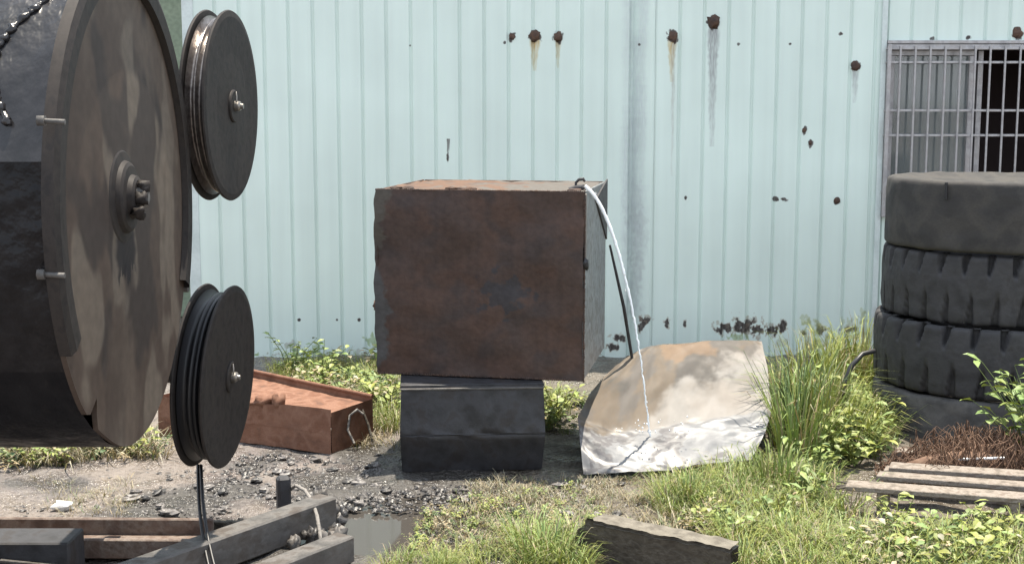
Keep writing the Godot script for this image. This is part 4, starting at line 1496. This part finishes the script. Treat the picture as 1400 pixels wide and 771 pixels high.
func pallet() -> void:
	var a := G(1192, 706) + Vector3(0, -0.02, 0)
	var d := (G(1377, 728) - a).normalized()
	var back := Vector3(d.z, 0, -d.x)
	if back.z > 0:
		back = -back
	var b := Basis(d, Vector3.UP, -back)
	var t := thing("wooden_pallet", "weathered grey wooden pallet half sunk in the grass before the tyres", "pallet", a + d * 0.5 + back * 0.4)
	var at := func(x: float, y: float, z: float) -> Vector3: return a + d * x + back * z + Vector3(0, y, 0)
	var i := 0
	for z in [0.05, 0.225, 0.40]:
		var s := start()
		var off: float = [-0.10, 0.0, 0.03, -0.02, 0.02][i]
		block(s, at.call(0.55 + off, 0.132 - (0.03 if i > 2 else 0.0), z), Vector3(1.12, 0.022, [0.095, 0.10, 0.09, 0.10, 0.1][i]), b * Basis(Vector3.UP, [0.01, -0.012, 0.02, 0.0, -0.01][i]) * Basis(Vector3.RIGHT, [0.02, -0.05, 0.03, 0.0, 0.0][i]), 0.003)
		part("deck_board", s, M.wood, t)
		i += 1
	for x in [0.04, 0.55, 1.06]:
		for z in [0.05, 0.42, 0.76]:
			var s := start()
			block(s, at.call(x, 0.07, z), Vector3(0.045 if z < 0.2 else 0.09, 0.10, 0.08), b, 0.004)
			part("block", s, M.wood, t)
	for z in [0.02, 0.42, 0.78]:
		var s := start()
		block(s, at.call(0.52, 0.012, z), Vector3(1.05, 0.02, 0.09), b * Basis(Vector3.UP, 0.01), 0.003)
		part("bottom_board", s, M.wood, t)
	# splintered end
	for k in 7:
		var s := start()
		var q: Vector3 = at.call(-0.11, 0.13, 0.02 + 0.012 * k)
		tube(s, [q, q - d * rng.randf_range(0.03, 0.08) + Vector3(0, rng.randf_range(-0.03, 0.01), 0)], [0.006, 0.001], 5)
		part("splinter", s, M.wood_dark, t)
	# heap of rusty wire behind the pallet
	var hc := G(1348, 664)
	var nzl := noise(161, 3.0, 2)
	t = thing("wire_heap", "soft heap of fine red brown rusty strands before the tyres", "heap", hc)
	for k in 6:
		var s := start()
		for i2 in 260:
			var pts := []
			var u := rng.randf_range(-1.0, 1.0)
			var c0 := hc + Vector3(u * 0.40, 0, rng.randf_range(-0.2, 0.16))
			var hh := 0.23 * (1.0 - 0.75 * u * u) * rng.randf_range(0.25, 1.1)
			var ang := rng.randf() * TAU
			var rr := rng.randf_range(0.02, 0.08)
			var turn := rng.randf_range(0.6, 1.6)
			for q in 7:
				var f := q / 6.0
				var aa := ang + f * TAU * turn * 0.5
				pts.append(c0 + Vector3(cos(aa) * rr, maxf(0.012, hh * sin(f * PI) + 0.03 * nzl.get_noise_2d(f, i2)) + 0.01, sin(aa) * rr * 0.7))
			tube(s, pts, [rng.randf_range(0.0012, 0.0028)], 3, false)
		var o := part("wire", s, M.wire, t)
		o.set_meta("kind", "stuff")
	var s3 := start()
	lump(s3, hc + Vector3(0, 0.02, 0), Vector3(0.36, 0.15, 0.17), 8, 0.3, 20, 12)
	part("core", s3, M.wire, t)
	# pale stick across the heap
	org = P(1320, 629, 5.62)
	var s4 := start()
	tube(s4, [P(1272, 629, 5.66), P(1318, 628, 5.62), P(1374, 626, 5.58)], [0.0065, 0.007, 0.006], 6)
	single("white_stick", s4, M.foam, "thin white stick lying across the rusty wire heap", "stick")

func trough() -> void:
	# an old timber channel lying on its side: sunlit top painted paler, shaded front painted darker
	var r0 := G(814, 709, 0.16)
	var r1 := G(1003, 748, 0.14)
	var d := (r1 - r0).normalized()
	d = Vector3(d.x, 0, d.z).normalized()
	var f := Vector3(-d.z, 0, d.x)
	if f.z < 0:
		f = -f
	var len := Vector2(r1.x - r0.x, r1.z - r0.z).length()
	var t := thing("timber_channel", "dark brown rotten timber channel lying in the short grass", "timber", Vector3((r0.x + r1.x) / 2, 0, (r0.z + r1.z) / 2))
	var nz := noise(171, 2.5, 3)
	var b := Basis(d, Vector3.UP, d.cross(Vector3.UP))
	var s := start()
	for lay in [0.0, -0.02]:
		sheet(s, func(u: float, v: float) -> Vector3:
			var p := r0.lerp(r1, u)
			var ragged: float = (0.02 + 0.11 * v + 0.03 * nz.get_noise_2d(3.0 * v, 4.0)) * (1.0 - smoothstep(0.0, 0.15, u))
			var q: Vector3 = p - d * ragged + f * (0.03 - 0.02 * v + lay + 0.01 * nz.get_noise_2d(u * 1.5, v))
			q.y = lerpf(p.y, 0.0, v)
			return q, 30, 8, lay < 0.0)
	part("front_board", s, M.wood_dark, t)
	s = start()
	for lay in [0.0, -0.014]:
		sheet(s, func(u: float, v: float) -> Vector3:
			var p := r0.lerp(r1, u)
			var q: Vector3 = p + f * lerpf(-0.06, 0.036, v) + d * (0.02 * nz.get_noise_2d(v * 5.0, 8.0)) * (1.0 - u)
			q.y = p.y + 0.004 + lay + 0.008 * nz.get_noise_2d(u * 2.0, v * 0.5 + 3.0)
			return q, 30, 4, lay == 0.0)
	part("top_board", s, M.wood_grey_lit, t)
	s = start()
	sheet(s, func(u: float, v: float) -> Vector3:
		var p := r0.lerp(r1, u)
		return Vector3(p.x, lerpf(p.y - 0.012, 0.0, v), p.z) - f * 0.055, 20, 3)
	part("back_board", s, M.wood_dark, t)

func rubble() -> void:
	# pieces one can count
	var meshes := []
	org = Vector3.ZERO
	for k in 6:
		var s := start()
		lump(s, Vector3.ZERO, Vector3(1.0, 0.42, 0.8), 400 + k, 0.4, 9, 6, false)
		meshes.append(finish(s))
	for i in 70:
		var q: Vector3
		if i < 46:
			q = G(rng.randf_range(345, 640), rng.randf_range(618, 690))
		elif i < 60:
			q = G(rng.randf_range(180, 380), rng.randf_range(640, 705))
		else:
			q = G(rng.randf_range(640, 900), rng.randf_range(660, 720))
		if covered(q):
			continue
		var r := rng.randf_range(0.014, 0.034)
		var dark := rng.randf() < 0.5
		var o := put("stone_flake", meshes[i % 6], M.stone_dark if dark else M.stone, self, q + Vector3(0, r * 0.12, 0))
		o.scale = Vector3(r * rng.randf_range(0.8, 1.5), r, r)
		o.rotation.y = rng.randf() * TAU
		describe(o, "black flake of wet rubble on the muddy ground" if dark else "grey stone lying on the muddy ground", "stone", "dark flakes on the mud" if dark else "grey stones on the mud")
	# and grit nobody could count
	var grit := []
	for k in 3:
		var s := start()
		lump(s, Vector3.ZERO, Vector3(0.011, 0.006, 0.009), 430 + k, 0.45, 6, 4, false)
		grit.append(finish(s))
	scatter("gravel", [grit[0], grit[1]], M.stone, [[[[345, 606], [760, 650], [640, 700], [260, 690]], 900, 0.3, 1.3], [[[0, 640], [380, 640], [380, 720], [0, 720]], 700, 0.4, 1.3], [[[640, 655], [1000, 655], [1000, 740], [560, 740]], 500, 0.4, 1.4]], "small grey grit strewn over the mud", "gravel")
	scatter("dark_gravel", [grit[2]], M.stone_dark, [[[[345, 606], [760, 650], [640, 700], [260, 690]], 600, 0.4, 1.7], [[[640, 655], [1000, 655], [1000, 740], [560, 740]], 300, 0.4, 1.6]], "small black wet grit strewn over the mud", "gravel")
	# a bright pale offcut on the dry soil
	org = G(86, 697)
	var s5 := start()
	lump(s5, org + Vector3(0, 0.012, 0), Vector3(0.045, 0.022, 0.03), 77, 0.4)
	single("pale_chunk", s5, M.foam, "small cream coloured chunk on the dry soil under the drum", "chunk")

func plants() -> void:
	var g1 := []
	for k in 5:
		g1.append(tuft(500 + k, 44, 0.17, 0.09, 0.0021, M.leaf_c if k % 2 else M.leaf_yellow_c, 0.14, 0.9))
	scatter("grass", g1, M.leaf, [
		[[[985, 650], [1200, 600], [1400, 771], [940, 771]], 330, 0.25, 1.0],
		[[[900, 668], [1010, 660], [1010, 720], [900, 705]], 70, 0.3, 0.9],
		[[[1000, 740], [1400, 740], [1400, 800], [960, 800]], 260, 0.3, 1.0],
		[[[600, 755], [1000, 755], [1000, 790], [580, 790]], 70, 0.25, 0.7],
		[[[700, 735], [790, 735], [790, 790], [700, 790]], 50, 0.4, 0.9],
		[[[440, 768], [620, 764], [620, 790], [440, 790]], 40, 0.3, 0.6],
		[[[1060, 540], [1200, 540], [1190, 640], [1070, 640]], 220, 0.6, 1.6],
		[[[340, 493], [540, 493], [545, 590], [500, 590]], 150, 0.3, 0.9],
		[[[740, 545], [800, 545], [790, 600], [735, 590]], 40, 0.4, 1.0]], "fine green grass growing over the yard", "grass")
	var g2 := []
	for k in 5:
		g2.append(tuft(520 + k, 14, 0.085, 0.08, 0.0022, M.dry_c if k < 3 else M.leaf_dark_c, 0.5, 1.5))
	scatter("dry_grass", g2, M.dry, [
		[[[650, 655], [960, 655], [960, 771], [540, 771]], 900, 0.15, 0.6],
		[[[0, 596], [225, 590], [215, 625], [0, 640]], 230, 0.3, 1.5],
		[[[50, 655], [190, 655], [170, 705], [60, 705]], 70, 0.2, 0.6],
		[[[480, 560], [545, 560], [545, 610], [490, 610]], 60, 0.5, 1.1],
		[[[900, 660], [1400, 660], [1400, 790], [880, 790]], 420, 0.3, 1.2]], "straw coloured dry grass on the yard", "dry grass")
	var g3 := []
	for k in 9:
		var w := weed(540 + k, 3 + k % 3, 0.07 + 0.012 * k, 0.10, 0.022 + 0.005 * k, [M.leaf_yellow_c, M.leaf_c, M.leaf_dark_c, M.dry_c][k % 4])
		g3.append(w[1])
	scatter("leafy_weeds", g3, M.leaf_yellow, [
		[[[350, 500], [545, 500], [545, 575], [490, 560]], 90, 0.5, 1.3],
		[[[1080, 560], [1200, 560], [1190, 650], [1070, 650]], 130, 0.5, 1.5],
		[[[960, 680], [1200, 690], [1400, 771], [930, 771]], 260, 0.2, 0.75],
		[[[580, 690], [780, 665], [960, 771], [540, 771]], 420, 0.1, 0.36],
		[[[0, 600], [225, 592], [215, 625], [0, 640]], 60, 0.4, 1.1],
		[[[740, 545], [800, 545], [790, 600], [735, 590]], 40, 0.5, 1.1],
		[[[1180, 735], [1400, 745], [1400, 800], [1180, 800]], 130, 0.3, 1.0]], "low leafy weeds spreading over the yard", "weeds")
	# clumps and plants that stand out one by one
	for a in [[1092, 632, 0.50, 0, "tall bright green grass clump beside the bent plate's end"], [1088, 606, 0.56, 2, "dark green tall grass clump behind the bent plate's end"], [1120, 596, 0.46, 1, "tall loose grass clump between the plate and the tyres"], [1135, 610, 0.42, 1, "middling grass clump near the black hose"], [1112, 552, 0.50, 1, "tall pale grass clump close to the wall, left of the hose"], [1172, 545, 0.55, 1, "tall pale grass clump against the wall beside the window casing"], [1140, 530, 0.40, 0, "thin green grass clump at the wall below the rust holes"], [1090, 575, 0.42, 0, "soft green grass clump behind the tall bright one"], [745, 771, 0.17, 0, "bright short grass clump left of the timber channel"], [950, 690, 0.16, 0, "upright grass clump behind the timber channel"], [1060, 672, 0.24, 0, "arching grass clump in front of the bent plate"], [1155, 548, 0.42, 1, "faded grass clump at the foot of the wall by the tyres"]]:
		var q := G(a[0], a[1])
		var kind: String = ["leaf", "leaf_yellow", "leaf_dark"][a[3]]
		var t := thing("grass_clump", a[4], "grass clump", q)
		var h: float = a[2]
		put("blades", tuft(600 + int(a[0]), int(90 + 120 * h), h, 0.09 + 0.08 * h, 0.0035, M[kind + "_c"], 0.14, 0.55), M[kind], t, Vector3.ZERO)
	for a in [[1120, 645, 0.22, 0.07], [1165, 632, 0.24, 0.08], [1178, 622, 0.22, 0.07], [1165, 590, 0.34, 0.07], [1150, 585, 0.30, 0.07], [1100, 690, 0.16, 0.06], [1060, 720, 0.14, 0.055], [1225, 722, 0.13, 0.045], [1290, 735, 0.15, 0.05], [1365, 742, 0.17, 0.05], [1250, 760, 0.13, 0.06], [1330, 765, 0.12, 0.06], [1010, 740, 0.12, 0.05], [525, 560, 0.24, 0.07], [440, 515, 0.22, 0.06], [400, 508, 0.25, 0.06], [765, 575, 0.22, 0.06]]:
		var q := G(a[0], a[1])
		var lab: String = {1120: "low leafy weed below the soft green grass clump", 1165: "leafy weed close beside the black hose's foot" if a[1] > 600 else "tall leafy weed standing behind the black hose", 1178: "broad leaved weed touching the bottom tyre", 1150: "bushy leafy weed between the hose and the tall grass", 1100: "small leafy weed in open grass left of the pallet", 1060: "small leafy weed in the grass behind the timber channel's far end", 1225: "leafy weed at the pallet's pale corner post", 1290: "leafy weed before the middle of the pallet", 1365: "tallest leafy weed before the pallet's boards", 1250: "broad leaved weed in the open grass before the pallet's corner", 1330: "broad leaved weed in the open grass before the pallet's middle", 1010: "small leafy weed at the far end of the timber channel", 525: "leafy yellow green weed between the orange bin and the black stand", 440: "leafy weed behind the orange bin at the foot of the wall", 400: "tall leafy weed behind the orange bin, close to the lower pulley", 765: "leafy weed in the gap between black stand and steel plate"}[int(a[0])]
		var t := thing("leafy_weed", lab, "weed", q, "leafy weeds of the yard")
		var c: Color = M.leaf_yellow_c if int(a[0]) % 2 else M.leaf_c
		var w := weed(700 + int(a[0]), 7, a[2], a[2] * 0.7, a[3], c)
		put("stem", w[0], M.leaf, t, Vector3.ZERO)
		put("foliage", w[1], M.leaf, t, Vector3.ZERO)
	# bush at the tyres' near side
	var bq := G(1432, 652)
	var bt := thing("leafy_bush", "bright leafy bush growing in front of the tyre stack", "bush", bq)
	var bw := weed(790, 60, 0.55, 0.30, 0.085, M.leaf_c)
	put("stem", bw[0], M.leaf, bt, Vector3.ZERO)
	put("foliage", bw[1], M.leaf, bt, Vector3.ZERO)
